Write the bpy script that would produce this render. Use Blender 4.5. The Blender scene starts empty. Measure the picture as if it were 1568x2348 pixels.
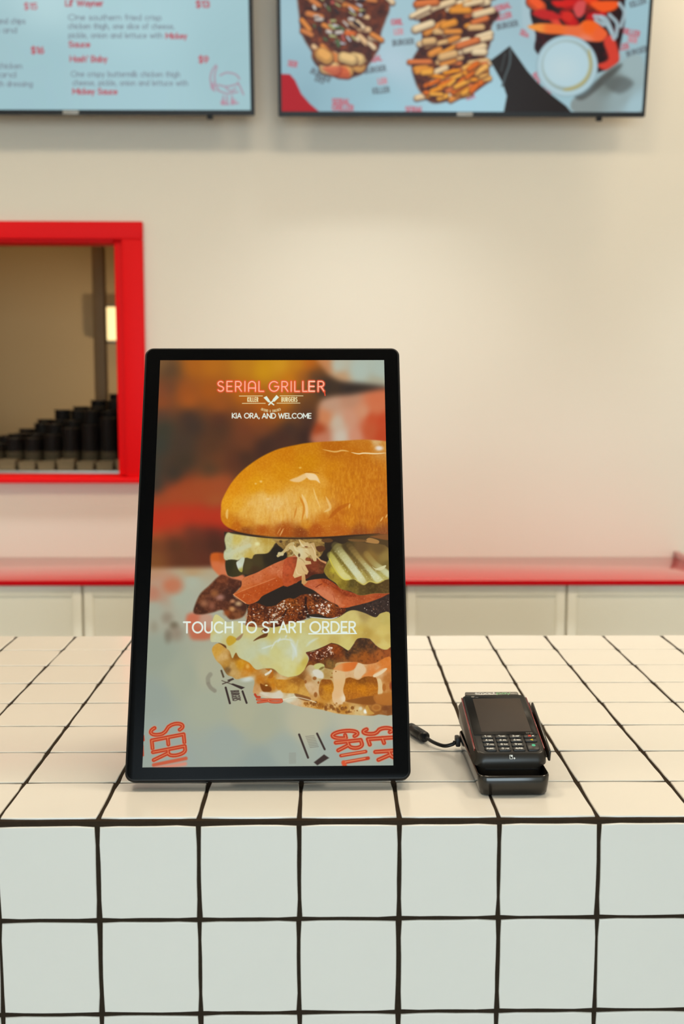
import bpy, bmesh, math, random
import numpy as np
from mathutils import Matrix, Vector

C = bpy.context.scene.collection
S = bpy.context.scene
H = 1.12                       # height of the tiled counter top above the floor
# ---------------------------------------------------------------- camera
cam_d = bpy.data.cameras.new('camera'); cam = bpy.data.objects.new('camera', cam_d); C.objects.link(cam); S.camera = cam
cam_d.sensor_fit = 'VERTICAL'; cam_d.sensor_height = 36.0; cam_d.sensor_width = 24.0
cam_d.lens = 2561.4 * 36.0 / 2348.0
_r = Vector((0.999912, -0.013186, 0.001641)); _d = Vector((0.0000745, -0.117934, -0.993021)); _f = Vector((0.0132877, 0.992934, -0.117922))
M = Matrix.Identity(4)
for i in range(3):
    M[i][0] = _r[i]; M[i][1] = -_d[i]; M[i][2] = -_f[i]
M[0][3], M[1][3], M[2][3] = 0.22792, -1.07284, 0.43505 + H
cam.matrix_world = M
cam_d.clip_start = 0.05
cam_d.dof.use_dof = True; cam_d.dof.focus_distance = 1.27; cam_d.dof.aperture_fstop = 5.6

# ---------------------------------------------------------------- daylight, lamps, exposure
S.view_settings.view_transform = 'Standard'; S.view_settings.look = 'None'; S.view_settings.gamma = 1.0
S.view_settings.use_curve_mapping = False; S.view_settings.exposure = 0.0
S.cycles.use_denoising = True; S.cycles.max_bounces = 8; S.cycles.diffuse_bounces = 5; S.cycles.sample_clamp_indirect = 6.0
W = bpy.data.worlds.new('daylight sky'); S.world = W; W.use_nodes = True
bg = W.node_tree.nodes['Background']; bg.inputs[0].default_value = (0.62, 0.78, 1.0, 1); bg.inputs[1].default_value = 1.0

def area(name, loc, rot, size, size_y, power, col, shape='RECTANGLE', spread=180):
    l = bpy.data.lights.new(name, 'AREA'); l.shape = shape; l.size = size; l.size_y = size_y; l.energy = power; l.color = col; l.spread = math.radians(spread)
    o = bpy.data.objects.new(name, l); C.objects.link(o); o.location = loc; o.rotation_euler = rot
    return o
# shopfront window behind the photographer
area('shopfront_daylight', (0.3, -8.4, 1.65), (math.radians(90), 0, 0), 5.3, 2.4, 280, (0.77, 0.95, 1.03))
# ---------------------------------------------------------------- flat artwork for the screens (painted with numpy)
def Z(ox, oy, s, pts):
    return [(ox + x * s, oy + y * s) for x, y in pts]

def smooth_closed(pts, n=4):
    p = np.array(pts, float); m = len(p); out = []
    for i in range(m):
        a, b, c, d = p[i - 1], p[i], p[(i + 1) % m], p[(i + 2) % m]
        for k in range(n):
            t = k / n
            out.append(0.5 * (2 * b + (c - a) * t + (2 * a - 5 * b + 4 * c - d) * t * t + (3 * b - a - 3 * c + d) * t ** 3))
    return np.array(out)

def smooth_open(pts, n=5):
    p = np.array(pts, float)
    if len(p) < 3:
        return p
    p = np.vstack([2 * p[0] - p[1], p, 2 * p[-1] - p[-2]]); out = []
    for i in range(1, len(p) - 2):
        a, b, c, d = p[i - 1], p[i], p[i + 1], p[i + 2]
        for k in range(n):
            t = k / n
            out.append(0.5 * (2 * b + (c - a) * t + (2 * a - 5 * b + 4 * c - d) * t * t + (3 * b - a - 3 * c + d) * t ** 3))
    out.append(p[-2])
    return np.array(out)

class Art:
    def __init__(self, x0, y0, x1, y1, s, seed=1):
        self.x0, self.y0, self.s = x0, y0, s
        self.w, self.h = int((x1 - x0) * s), int((y1 - y0) * s)
        self.a = np.zeros((self.h, self.w, 3), np.float32)
        self.rng = np.random.default_rng(seed)

    def soften(self, r):
        n = max(1, int(r * self.s / 2))
        for ax in (0, 1, 0, 1):
            p = np.concatenate([np.repeat(self.a.take([0], ax), n, ax), self.a, np.repeat(self.a.take([-1], ax), n + 1, ax)], ax).astype(np.float64)
            c = np.cumsum(p, ax); m = self.a.shape[ax]; lo = np.concatenate([np.zeros_like(c.take([0], ax)), c], ax)
            self.a = ((lo.take(np.arange(2 * n + 1, 2 * n + 1 + m), ax) - lo.take(np.arange(m), ax)) / (2 * n + 1)).astype(np.float32)

    def box(self, pts, pad):
        p = np.array(pts, float)
        i0 = max(0, int((p[:, 0].min() - pad - self.x0) * self.s)); i1 = min(self.w, int((p[:, 0].max() + pad - self.x0) * self.s) + 1)
        j0 = max(0, int((p[:, 1].min() - pad - self.y0) * self.s)); j1 = min(self.h, int((p[:, 1].max() + pad - self.y0) * self.s) + 1)
        if i1 <= i0 or j1 <= j0:
            return None
        X = (np.arange(i0, i1) + .5) / self.s + self.x0; Y = (np.arange(j0, j1) + .5) / self.s + self.y0
        return slice(j0, j1), slice(i0, i1), X[None, :].astype(np.float32), Y[:, None].astype(np.float32)

    def blend(self, b, m, col):
        if isinstance(col, (tuple, list)):
            col = np.array(col, np.float32) / 255.
        r = self.a[b[0], b[1]]
        r += (col - r) * np.clip(m, 0, 1)[..., None]

    def field(self, X, Y, pts, e=6., p=2.):
        """smooth colour field through control points (x, y, r, g, b)"""
        q = np.array(pts, np.float32); st = 4
        xs = X[0, ::st]; ys = Y[::st, 0]
        if len(xs) < 3 or len(ys) < 3:
            st = 1; xs = X[0]; ys = Y[:, 0]
        d = (xs[None, :, None] - q[:, 0]) ** 2 + (ys[:, None, None] - q[:, 1]) ** 2
        w = 1. / (d + e * e) ** p; w /= w.sum(-1, keepdims=True)
        c = (w @ (q[:, 2:] / 255.)).astype(np.float32)
        return c if st == 1 else resize(c, Y.shape[0], X.shape[1])

    def noise(self, b, cell, cy=None, octs=3):
        """fractal value noise 0..1 on a box; cell in artwork units"""
        h = b[3].shape[0]; w = b[2].shape[1]; out = np.zeros((h, w), np.float32); amp = 1.; tot = 0
        for o in range(octs):
            cw = max(1., cell / 2 ** o * self.s); ch = max(1., (cy or cell) / 2 ** o * self.s)
            g = self.rng.random((int(h / ch) + 3, int(w / cw) + 3)).astype(np.float32)
            gy = np.arange(h) / ch; gx = np.arange(w) / cw
            iy = gy.astype(int); ix = gx.astype(int); fy = gy - iy; fx = gx - ix
            fy = (fy * fy * (3 - 2 * fy))[:, None].astype(np.float32); fx = (fx * fx * (3 - 2 * fx))[None, :].astype(np.float32)
            A = g[iy][:, ix]; B = g[iy][:, ix + 1]; C_ = g[iy + 1][:, ix]; D = g[iy + 1][:, ix + 1]
            out += amp * ((A * (1 - fx) + B * fx) * (1 - fy) + (C_ * (1 - fx) + D * fx) * fy); tot += amp; amp *= .55
        return out / tot

    def mask(self, pts, soft, smooth=True):
        p = smooth_closed(pts) if smooth else np.array(pts, float)
        b = self.box(p, soft * 2)
        if b is None:
            return None, None
        X, Y = b[2], b[3]
        d2 = np.full((Y.shape[0], X.shape[1]), 1e9, np.float32); ins = np.zeros(d2.shape, bool)
        for (ax, ay), (bx, by) in zip(p, np.roll(p, -1, 0)):
            vx, vy = bx - ax, by - ay; L = vx * vx + vy * vy + 1e-9
            t = np.clip(((X - ax) * vx + (Y - ay) * vy) / L, 0, 1)
            np.minimum(d2, (X - ax - t * vx) ** 2 + (Y - ay - t * vy) ** 2, out=d2)
            if ay != by:
                ins ^= ((ay > Y) != (by > Y)) & (X < vx * (Y - ay) / (by - ay) + ax)
        sd = np.sqrt(d2) * np.where(ins, 1, -1)
        t = np.clip(sd / (2 * soft) + .5, 0, 1)
        return b, t * t * (3 - 2 * t)

    def poly(self, pts, col, soft=1.2, smooth=True, alpha=1., e=6., tex=None):
        """tex = (cell, amount, dark rgb, light rgb[, cell_y])"""
        b, m = self.mask(pts, soft, smooth)
        if b is None:
            return
        if isinstance(col, list):
            col = self.field(b[2], b[3], col, e)
        else:
            col = np.broadcast_to(np.array(col, np.float32) / 255., m.shape + (3,)).copy()
        if tex:
            n = self.noise(b, tex[0], tex[4] if len(tex) > 4 else None)
            n = np.clip((n - .5) * 2.2, -1, 1) * tex[1]
            dk = np.array(tex[2], np.float32) / 255.; lt = np.array(tex[3], np.float32) / 255.
            col = col + (dk - col) * np.clip(-n, 0, 1)[..., None]; col = col + (lt - col) * np.clip(n, 0, 1)[..., None]
        self.blend(b, m * alpha, col)

    def line(self, pts, w, col, soft=.8, alpha=1., smooth=False, taper=False):
        p = smooth_open(pts) if smooth else np.array(pts, float)
        b = self.box(p, w / 2 + soft * 2)
        if b is None:
            return
        X, Y = b[2], b[3]
        best = np.full((Y.shape[0], X.shape[1]), -1e9, np.float32); n = len(p) - 1
        for i in range(n):
            (ax, ay), (bx, by) = p[i], p[i + 1]
            vx, vy = bx - ax, by - ay; L = vx * vx + vy * vy + 1e-9
            t = np.clip(((X - ax) * vx + (Y - ay) * vy) / L, 0, 1)
            d = np.sqrt((X - ax - t * vx) ** 2 + (Y - ay - t * vy) ** 2)
            hw = w / 2
            if taper:
                u = (i + t) / n; hw = w / 2 * np.sqrt(np.clip(4 * u * (1 - u), .05, 1))
            np.maximum(best, hw - d, out=best)
        t = np.clip(best / (2 * soft) + .5, 0, 1)
        self.blend(b, t * t * (3 - 2 * t) * alpha, col)

    def blob(self, x, y, rx, ry, col, soft=.6, alpha=1., rot=0.):
        b = self.box([(x - max(rx, ry), y - max(rx, ry)), (x + max(rx, ry), y + max(rx, ry))], max(rx, ry) * soft + 1)
        if b is None:
            return
        c, s = math.cos(rot), math.sin(rot); dx = b[2] - x; dy = b[3] - y
        r = np.sqrt(((dx * c + dy * s) / rx) ** 2 + ((-dx * s + dy * c) / ry) ** 2)
        t = np.clip((1 - r) / (2 * soft) + .5, 0, 1)
        self.blend(b, t * t * (3 - 2 * t) * alpha, col)

    def specks(self, pts, n, r0, r1, cols, alpha=.9, long=1., rot=0.):
        """n small irregular dabs inside a polygon"""
        p = np.array(pts, float); lo = p.min(0); hi = p.max(0); k = 0; tries = 0
        while k < n and tries < n * 12:
            tries += 1
            x, y = lo + (hi - lo) * self.rng.random(2)
            ins = False
            for (ax, ay), (bx, by) in zip(p, np.roll(p, -1, 0)):
                if (ay > y) != (by > y) and x < (bx - ax) * (y - ay) / (by - ay) + ax:
                    ins = not ins
            if ins:
                r = r0 + (r1 - r0) * self.rng.random() ** 2
                self.blob(x, y, r * long, r, cols[int(self.rng.integers(len(cols)))], .5, alpha * (.5 + .5 * self.rng.random()), rot + (self.rng.random() - .5) * (.8 if long > 1 else 3))
                k += 1

    def text(self, s, org, ex, ey, w, col, soft=.6, alpha=1., track=.18, wide=1., bold_at=None):
        """stroke lettering: ex = artwork vector of one cap height along the line, ey = of one cap height up"""
        x = 0.
        for ch in s:
            adv, strokes = glyph(ch)
            for st in strokes:
                self.line([(org[0] + (x + px * wide) * ex[0] + py * ey[0], org[1] + (x + px * wide) * ex[1] + py * ey[1]) for px, py in st], w, col, soft, alpha)
            x += adv * wide + track
        return x - track

def resize(c, h, w):
    y = np.linspace(0, c.shape[0] - 1, h); x = np.linspace(0, c.shape[1] - 1, w)
    iy = np.minimum(y.astype(int), c.shape[0] - 2); ix = np.minimum(x.astype(int), c.shape[1] - 2)
    fy = (y - iy)[:, None, None].astype(np.float32); fx = (x - ix)[None, :, None].astype(np.float32)
    A = c[iy][:, ix] * (1 - fx) + c[iy][:, ix + 1] * fx; B = c[iy + 1][:, ix] * (1 - fx) + c[iy + 1][:, ix + 1] * fx
    return A * (1 - fy) + B * fy

# stroke letters: cap height 1, y up
def arc(cx, cy, rx, ry, a0, a1, n=14):
    return [(cx + rx * math.cos(math.radians(a0 + (a1 - a0) * i / n)), cy + ry * math.sin(math.radians(a0 + (a1 - a0) * i / n))) for i in range(n + 1)]
_S = arc(.3, .755, .27, .245, 35, 180, 9) + [(.06, .66), (.16, .56), (.3, .51), (.46, .45), (.58, .35)] + arc(.3, .26, .29, .26, 0, -150, 9)
def _P(x=0.): return [[(x, 0), (x, 1), (.3, 1)] + arc(.3, .735, .27, .265, 90, -90, 9) + [(x, .47)]]
_G = {
 'A': (.78, [[(0, 0), (.39, 1), (.78, 0)], [(.13, .32), (.65, .32)]]), 'B': (.58, _P() + [[(.3, .5)] + arc(.32, .25, .26, .25, 90, -90, 9) + [(0, 0)]]),
 'C': (.86, [arc(.48, .5, .48, .5, 48, 312, 18)]), 'D': (.76, [[(0, 0), (0, 1), (.28, 1)] + arc(.28, .5, .48, .5, 90, -90, 14) + [(0, 0)]]),
 'E': (.52, [[(.52, 1), (0, 1), (0, 0), (.52, 0)], [(0, .5), (.46, .5)]]), 'F': (.5, [[(.5, 1), (0, 1), (0, 0)], [(0, .5), (.44, .5)]]),
 'G': (.94, [arc(.48, .5, .48, .5, 45, 360, 20) + [(.55, .5)]]), 'H': (.72, [[(0, 0), (0, 1)], [(.72, 0), (.72, 1)], [(0, .5), (.72, .5)]]),
 'I': (.02, [[(0, 0), (0, 1)]]), 'J': (.42, [[(.42, 1), (.42, .22)] + arc(.21, .22, .21, .22, 0, -170, 8)]),
 'K': (.62, [[(0, 0), (0, 1)], [(.58, 1), (.02, .46), (.62, 0)]]), 'L': (.48, [[(0, 1), (0, 0), (.48, 0)]]),
 'M': (.86, [[(0, 0), (0, 1), (.43, .28), (.86, 1), (.86, 0)]]), 'N': (.72, [[(0, 0), (0, 1), (.72, 0), (.72, 1)]]),
 'O': (1., [arc(.5, .5, .5, .5, 0, 360, 26)]), 'P': (.57, _P()), 'Q': (1., [arc(.5, .5, .5, .5, 0, 360, 26), [(.6, .28), (.95, -.05)]]),
 'R': (.6, _P() + [[(.28, .47), (.6, 0)]]), 'S': (.59, [_S]), 'T': (.66, [[(0, 1), (.66, 1)], [(.33, 1), (.33, 0)]]),
 'U': (.7, [[(0, 1), (0, .33)] + arc(.35, .33, .35, .33, 180, 360, 12) + [(.7, 1)]]), 'V': (.74, [[(0, 1), (.37, 0), (.74, 1)]]),
 'W': (1.16, [[(0, 1), (.3, 0), (.58, .95), (.86, 0), (1.16, 1)]]), 'X': (.68, [[(0, 1), (.68, 0)], [(0, 0), (.68, 1)]]),
 'Y': (.68, [[(0, 1), (.34, .48), (.68, 1)], [(.34, .48), (.34, 0)]]), 'Z': (.6, [[(0, 1), (.6, 1), (0, 0), (.6, 0)]]),
 'ɑ': (.7, [[(0, 0), (0, .65)] + arc(.35, .65, .35, .35, 180, 0, 12) + [(.7, 0)], [(0, .33), (.7, .33)]]),
 '0': (.62, [arc(.31, .5, .31, .5, 0, 360, 20)]), '1': (.26, [[(0, .8), (.26, 1), (.26, 0)]]), '2': (.56, [arc(.28, .72, .27, .28, 165, -35, 10) + [(0, 0), (.56, 0)]]),
 '3': (.56, [arc(.27, .74, .25, .26, 150, -90, 10) + arc(.27, .25, .29, .25, 90, -155, 10)]), '4': (.64, [[(.46, 0), (.46, 1), (0, .28), (.64, .28)]]),
 '5': (.56, [[(.5, 1), (.1, 1), (.05, .56)] + arc(.27, .32, .29, .32, 125, -150, 12)]), '6': (.58, [[(.42, 1), (.06, .45)] + arc(.29, .3, .29, .3, 150, 510, 18)]),
 '7': (.54, [[(0, 1), (.54, 1), (.16, 0)]]), '8': (.58, [arc(.29, .74, .24, .26, 0, 360, 16), arc(.29, .25, .29, .25, 0, 360, 16)]),
 '9': (.58, [arc(.29, .7, .29, .3, 0, 360, 16), [(.58, .7), (.52, .45), (.2, 0)]]),
 ',': (.1, [[(.07, .06), (.0, -.16)]]), '.': (.05, [[(.02, .0), (.03, .02)]]), "'": (.06, [[(.03, 1.02), (.03, .78)]]), ' ': (.24, []),
 '&': (.66, [[(.66, 0), (.14, .72)] + arc(.29, .8, .17, .2, 200, -30, 8) + [(.08, .4)] + arc(.26, .24, .24, .24, 150, 350, 8) + [(.62, .5)]]),
 '$': (.59, [_S, [(.3, 1.12), (.3, -.12)]]), '*': (.3, [[(.15, .8), (.15, .4)], [(0, .7), (.3, .5)], [(0, .5), (.3, .7)]]),
 '#': (.5, [[(.1, 0), (.2, 1)], [(.35, 0), (.45, 1)], [(0, .35), (.5, .35)], [(.02, .68), (.52, .68)]]), '-': (.3, [[(0, .4), (.3, .4)]]),
}
_o = arc(.24, .33, .24, .33, 0, 360, 14)
_L = {
 'a': (.48, [_o, [(.48, .66), (.48, 0)]]), 'b': (.48, [_o, [(0, 1.05), (0, 0)]]), 'c': (.42, [arc(.24, .33, .24, .33, 50, 310, 12)]), 'd': (.48, [_o, [(.48, 1.05), (.48, 0)]]),
 'e': (.48, [[(0, .35), (.48, .35)] + arc(.24, .33, .24, .33, 0, 310, 12)]), 'f': (.3, [[(.3, 1.05), (.14, 1.), (.12, .8), (.12, 0)], [(0, .64), (.28, .64)]]),
 'g': (.48, [_o, [(.48, .66), (.48, -.15), (.3, -.3), (.05, -.25)]]), 'h': (.44, [[(0, 1.05), (0, 0)], arc(.22, .42, .22, .24, 180, 0, 8) + [(.44, 0)]]),
 'i': (.02, [[(0, .66), (0, 0)], [(0, .9), (0, .93)]]), 'j': (.1, [[(.1, .66), (.1, -.25)], [(.1, .9), (.1, .93)]]), 'k': (.42, [[(0, 1.05), (0, 0)], [(.4, .64), (.02, .28), (.42, 0)]]),
 'l': (.02, [[(0, 1.05), (0, 0)]]), 'm': (.74, [[(0, .66), (0, 0)], arc(.185, .46, .185, .2, 180, 0, 8) + [(.37, 0)], arc(.555, .46, .185, .2, 180, 0, 8) + [(.74, 0)]]),
 'n': (.44, [[(0, .66), (0, 0)], arc(.22, .42, .22, .24, 180, 0, 8) + [(.44, 0)]]), 'o': (.48, [_o]), 'p': (.48, [_o, [(0, .66), (0, -.3)]]), 'q': (.48, [_o, [(.48, .66), (.48, -.3)]]),
 'r': (.26, [[(0, .66), (0, 0)], arc(.22, .42, .22, .24, 180, 80, 5)]), 's': (.38, [arc(.19, .5, .17, .16, 40, 200, 6) + [(.2, .33)] + arc(.19, .16, .18, .16, 60, -150, 7)]),
 't': (.28, [[(.12, .9), (.12, .06), (.28, 0)], [(0, .64), (.28, .64)]]), 'u': (.44, [[(0, .66), (0, .24)] + arc(.22, .24, .22, .24, 180, 360, 8) + [(.44, .66)], [(.44, .3), (.44, 0)]]),
 'v': (.44, [[(0, .66), (.22, 0), (.44, .66)]]), 'w': (.68, [[(0, .66), (.17, 0), (.34, .62), (.51, 0), (.68, .66)]]), 'x': (.42, [[(0, .66), (.42, 0)], [(0, 0), (.42, .66)]]),
 'y': (.44, [[(0, .66), (.22, 0)], [(.44, .66), (.12, -.3)]]), 'z': (.4, [[(0, .66), (.4, .66), (0, 0), (.4, 0)]]),
}
_G.update(_L)
def glyph(ch):
    return _G.get(ch, _G[' '])

def text_width(s, track=.18, wide=1.):
    return sum(glyph(c)[0] * wide + track for c in s) - track
def kiosk_art():
    A = Art(318, 818, 912, 1772, 2.0, 7)
    b = A.box([(318, 818), (912, 1772)], 0)
    # blurred restaurant behind the burger
    up = [(365,835,120,85,50),(385,852,92,66,42),(440,840,170,95,25),(480,840,180,105,25),(560,840,188,122,25),(600,850,202,142,20),(370,900,130,70,40),(385,890,108,66,40),(420,900,155,80,30),
     (480,900,165,85,25),(560,900,185,100,20),(365,930,140,72,35),(430,922,166,85,30),(500,932,152,80,30),(600,935,178,92,20),(365,952,85,60,45),(430,957,68,50,40),(500,962,85,50,35),(580,962,135,70,30),
     (370,985,60,58,45),(440,980,65,50,40),(500,985,80,52,35),(560,990,112,60,35),(600,990,120,65,35),(360,1020,58,58,48),(420,1020,70,55,42),(480,1020,86,55,35),(560,1020,108,60,35),(610,1012,66,44,35),
     (640,840,206,146,30),(680,840,196,126,25),(705,838,188,100,25),(660,870,196,118,20),(690,862,160,90,30),(715,862,95,62,40),(650,920,186,112,25),(690,905,125,78,35),(700,930,100,62,35),(740,886,60,48,40),
     (800,892,56,46,40),(870,894,60,48,42),(700,960,74,48,38),(660,982,68,47,38),(700,1000,60,40,34),(640,1002,72,45,35),(620,960,140,75,28),(640,945,165,92,25),(670,955,110,66,34),(560,1050,72,46,33),(600,1030,66,42,34),
     (420,1060,65,52,38),(500,1060,104,60,35),(350,1120,60,55,45),(400,1090,58,50,40),(480,1080,84,60,38),(530,1060,92,52,34),(420,1115,150,65,30),(460,1120,156,75,35),(495,1115,150,85,45),(490,1142,162,92,45),
     (352,1152,130,60,40),(400,1140,166,65,35),(440,1150,166,70,35),(350,1195,192,55,30),(400,1190,196,65,35),(450,1180,170,50,30),(500,1180,172,55,35),(495,1200,150,40,28),(350,1225,165,80,40),(400,1216,155,63,35),
     (440,1216,108,52,35),(490,1216,80,42,32),(350,1250,115,65,35),(400,1250,90,52,32),(450,1250,90,48,32),(490,1250,75,42,30),(350,1290,125,75,38),(420,1290,95,52,32),(470,1290,95,48,32),(340,1080,58,58,48)]
    A.blend(b, np.ones((A.h, A.w), np.float32), A.field(b[2], b[3], up, 9., 1.8))
    A.poly([(318,1160),(400,1118),(520,1092),(520,1140),(430,1160),(318,1190)],(160,72,36),14,alpha=.8); A.poly([(318,1178),(420,1160),(520,1180),(520,1212),(420,1208),(318,1232)],(184,52,28),12,alpha=.85)
    A.soften(14)
    # white plate top right, paper cup below it
    A.poly([(735,815),(925,815),(925,893),(877,886),(830,880),(785,876),(760,866),(742,850)], [(745,845,190,130,85),(775,868,190,150,110),(770,840,182,184,165),(820,850,174,186,172),(870,850,172,184,170),(860,880,170,165,140),(737,830,195,130,80)], 7)
    A.poly([(722,1025),(724,960),(730,925),(752,912),(800,906),(925,898),(925,1025)], [(800,915,186,135,105),(755,925,190,148,120),(770,970,196,176,152),(800,960,202,145,115),(830,945,206,142,106),(860,925,206,112,72),(860,935,206,115,75),
      (875,965,194,72,38),(845,990,192,88,50),(875,1000,190,70,35),(780,1002,200,186,166),(742,960,202,128,84),(728,985,165,70,35),(735,1005,190,120,90),(810,1000,204,140,110),(850,960,196,82,45)], 8)
    A.soften(9)
    # table with the printed paper
    A.poly([(318,1306),(480,1303),(560,1300),(912,1300),(912,1800),(318,1800)], [(350,1315,180,140,105),(440,1312,180,150,110),(360,1340,182,146,120),(350,1365,180,138,112),(440,1335,172,176,155),(420,1370,168,173,152),(350,1400,165,166,146),
      (450,1390,170,172,152),(360,1500,152,160,142),(420,1550,160,166,145),(345,1600,150,160,148),(480,1620,165,170,148),(600,1660,168,170,145),(700,1660,184,180,152),(820,1660,184,182,158),(880,1665,178,180,160),(350,1700,154,165,154),
      (520,1700,156,166,155),(650,1720,158,168,156),(760,1720,160,170,158),(900,1720,160,170,158),(600,1752,148,160,152),(400,1752,155,165,155),(560,1640,172,172,145),(480,1540,172,172,146)], 9, False)
    A.blob(395,1345,22,19,(192,112,78),.6,.85); A.blob(348,1362,14,14,(186,118,92),.8,.6); A.blob(362,1325,40,10,(188,140,112),.8,.5)
    A.blob(382,1420,12,12,(140,126,106),.8,.7); A.blob(398,1437,9,8,(104,94,72),.8,.8); A.blob(402,1455,17,16,(142,124,104),.8,.7); A.blob(384,1462,8,14,(120,110,92),.8,.7); A.blob(352,1440,8,12,(146,138,116),.9,.6)
    A.poly([(428,1412),(480,1410),(488,1440),(484,1465),(455,1470),(434,1462)], [(440,1420,198,110,80),(470,1425,190,148,125),(460,1455,190,108,78)], 6)
    A.soften(5)
    # printed logo fragments on the paper
    red = (186, 62, 34); lite = (226, 140, 96); dk = (58, 46, 42)
    def tag_text(s, o, ex, ey, w, soft, tr=.3, wd=1.25, al=1.):
        A.text(s, o, ex, ey, w * 1.25, (216, 150, 116), soft * 2.0, .75 * al, tr, wd)
        A.text(s, o, ex, ey, w, red, soft, al, tr, wd); A.text(s, o, ex, ey, w * .20, lite, soft, .9 * al, tr, wd)
    def tag_row(rows, up, w, soft):
        for ch, ox, oy, dx, dy, wd in rows:
            tag_text(ch, (ox, oy), (dx, dy), up, w * 1.22, soft, 0, wd)
    tag_row([('S',344.5,1672.5,3.4,31.,1.), ('E',347.8,1700.5,3.6,36.,1.), ('R',350.6,1727.5,3.,30.,1.)], (73.,-14.5), 7.2, .9)
    A.line(Z(320,1540,.2168,[(150,1000),(490,928)]), 8., (200, 92, 62), 2.2); A.line(Z(320,1540,.2168,[(170,1038),(480,985)]), 9, (212,140,118), 4)
    tag_row([('G',760.,1679.5,7.,27.,.62), ('R',769.5,1703.,9.5,29.,1.)], (57.,-6.5), 7.6, .8)
    A.line(Z(640,1600,.1786,[(792,742),(1108,688)]), 8, red, 1.2); A.line(Z(640,1600,.1786,[(800,738),(1100,688)]), 2.4, lite, 1.)
    A.line(Z(640,1600,.1786,[(826,830),(1140,772)]), 8, red, 1.6); A.line(Z(640,1600,.1786,[(826,830),(850,900)]), 10, (214,86,50), 2.2); A.line(Z(640,1600,.1786,[(850,822),(1100,776)]), 2.4, lite, 1.2)
    tag_row([('S',831.,1672.,7.,25.,.8), ('E',843.,1694.5,9.,26.,.9), ('R',860.,1723.5,12.,30.,1.)], (66.,-5.), 7.8, .9)
    A.line([(328,1690),(329,1700)], 5, red, 1.5); A.line([(327,1712),(328,1735)], 4, red, 1.5)
    z = lambda q: Z(640,1600,.1786,q)
    A.line(z([(255,475),(370,770)]), 4.6, dk, 1.2); A.line(z([(485,462),(583,662)]), 4.4, dk, 1.2); A.poly(z([(445,830),(575,728),(640,772),(490,868)]), dk, 1.8, False)
    for i in range(8): A.line(z([(338 + i*8, 500 + i*20), (448 + i*8, 488 + i*20)]), 1.3, (120,116,104), .9, .85)
    for i in range(9): A.line(z([(130, 715 + i*16), (212, 712 + i*16)]), 1.3, (140,138,126), 1., .7)
    z = lambda q: Z(320,1540,.2168,q)
    A.line(z([(862,0),(884,64)]), 4., (78,64,46), 1.6); A.line(z([(908,178),(953,343)]), 4.6, dk, .8); A.line(z([(1086,216),(1130,338)]), 4.4, dk, .8)
    A.poly(z([(925,98),(985,76),(996,92),(940,116)]), (66,54,46), 1.4, False); A.poly(z([(950,138),(985,134),(1112,175),(1075,196)]), dk, 1., False)
    A.line(z([(868,105),(958,138)]), 2., (96,84,72), 1.); A.line(z([(875,140),(950,112)]), 2.4, (80,66,56), 1.)
    A.text('BURGERS', z([(962,212)])[0], (1.9,8.6), (18.,-1.), 1.7, (70,58,52), .5, .9, .12, .42)
    A.line(z([(745,40),(722,75),(722,120)]), 10, (142,138,118), 2.4, .8, True); A.line(z([(725,140),(750,180),(792,212)]), 9, (138,132,114), 2.2, .85, True)
    # ---- burger
    A.poly([(512,1222),(905,1222),(905,1430),(570,1410),(545,1340),(514,1310)], [(530,1260,60,46,34),(650,1330,44,36,30),(760,1300,48,38,30),(860,1260,84,64,38),(700,1250,60,46,32),(880,1390,58,46,40)], 2, False)
    z5 = lambda q: Z(430,1210,.1594,q); z6 = lambda q: Z(650,1210,.1594,q); z7 = lambda q: Z(430,1400,.1594,q); z8 = lambda q: Z(660,1400,.1594,q)
    c5 = lambda q: [(430+x*.1594,1210+y*.1594,r,g,bb) for x,y,r,g,bb in q]; c6 = lambda q: [(650+x*.1594,1210+y*.1594,r,g,bb) for x,y,r,g,bb in q]
    c7 = lambda q: [(430+x*.1594,1400+y*.1594,r,g,bb) for x,y,r,g,bb in q]; c8 = lambda q: [(660+x*.1594,1400+y*.1594,r,g,bb) for x,y,r,g,bb in q]
    A.poly(z5([(330,390),(500,380),(530,450),(550,640),(620,720),(780,690),(830,790),(700,775),(500,730),(420,680),(330,560)]), c5([(400,430,196,92,30),(480,420,176,80,32),(400,560,208,112,66),(520,620,206,116,74),(700,740,206,120,78)]), 4)
    A.poly(z5([(80,1240),(110,1100),(180,960),(300,850),(420,730),(500,690),(620,740),(780,800),(700,930),(660,1000),(820,1090),(850,1180),(780,1300),(600,1330),(500,1200),(350,1235),(200,1262)]), c5([(120,1210,74,40,26),(200,1000,104,58,34),(350,850,96,52,32),(500,740,116,60,36),(650,800,84,44,30),(600,950,70,40,30),(300,1050,98,54,36),(420,1150,92,50,34),(600,1270,104,54,28),(740,1130,70,40,30),(700,1250,120,70,40)]), 3.2, tex=(7,.5,(50,28,22),(150,90,60)))
    for x,y,rx,ry,c in [(460,1015,9,6,(176,124,108)),(230,1105,8,7,(160,104,72)),(345,1140,6,8,(148,90,66)),(640,1070,5,4,(200,140,96)),(725,1105,7,5,(206,168,122)),(632,1182,6,5,(206,150,94)),(380,960,8,7,(150,92,52)),(560,1240,7,6,(150,76,34)),(860,1290,5,6,(188,130,90))]:
        q = z5([(x,y)])[0]; A.blob(q[0],q[1],rx,ry,c,.9,.85)
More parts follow.
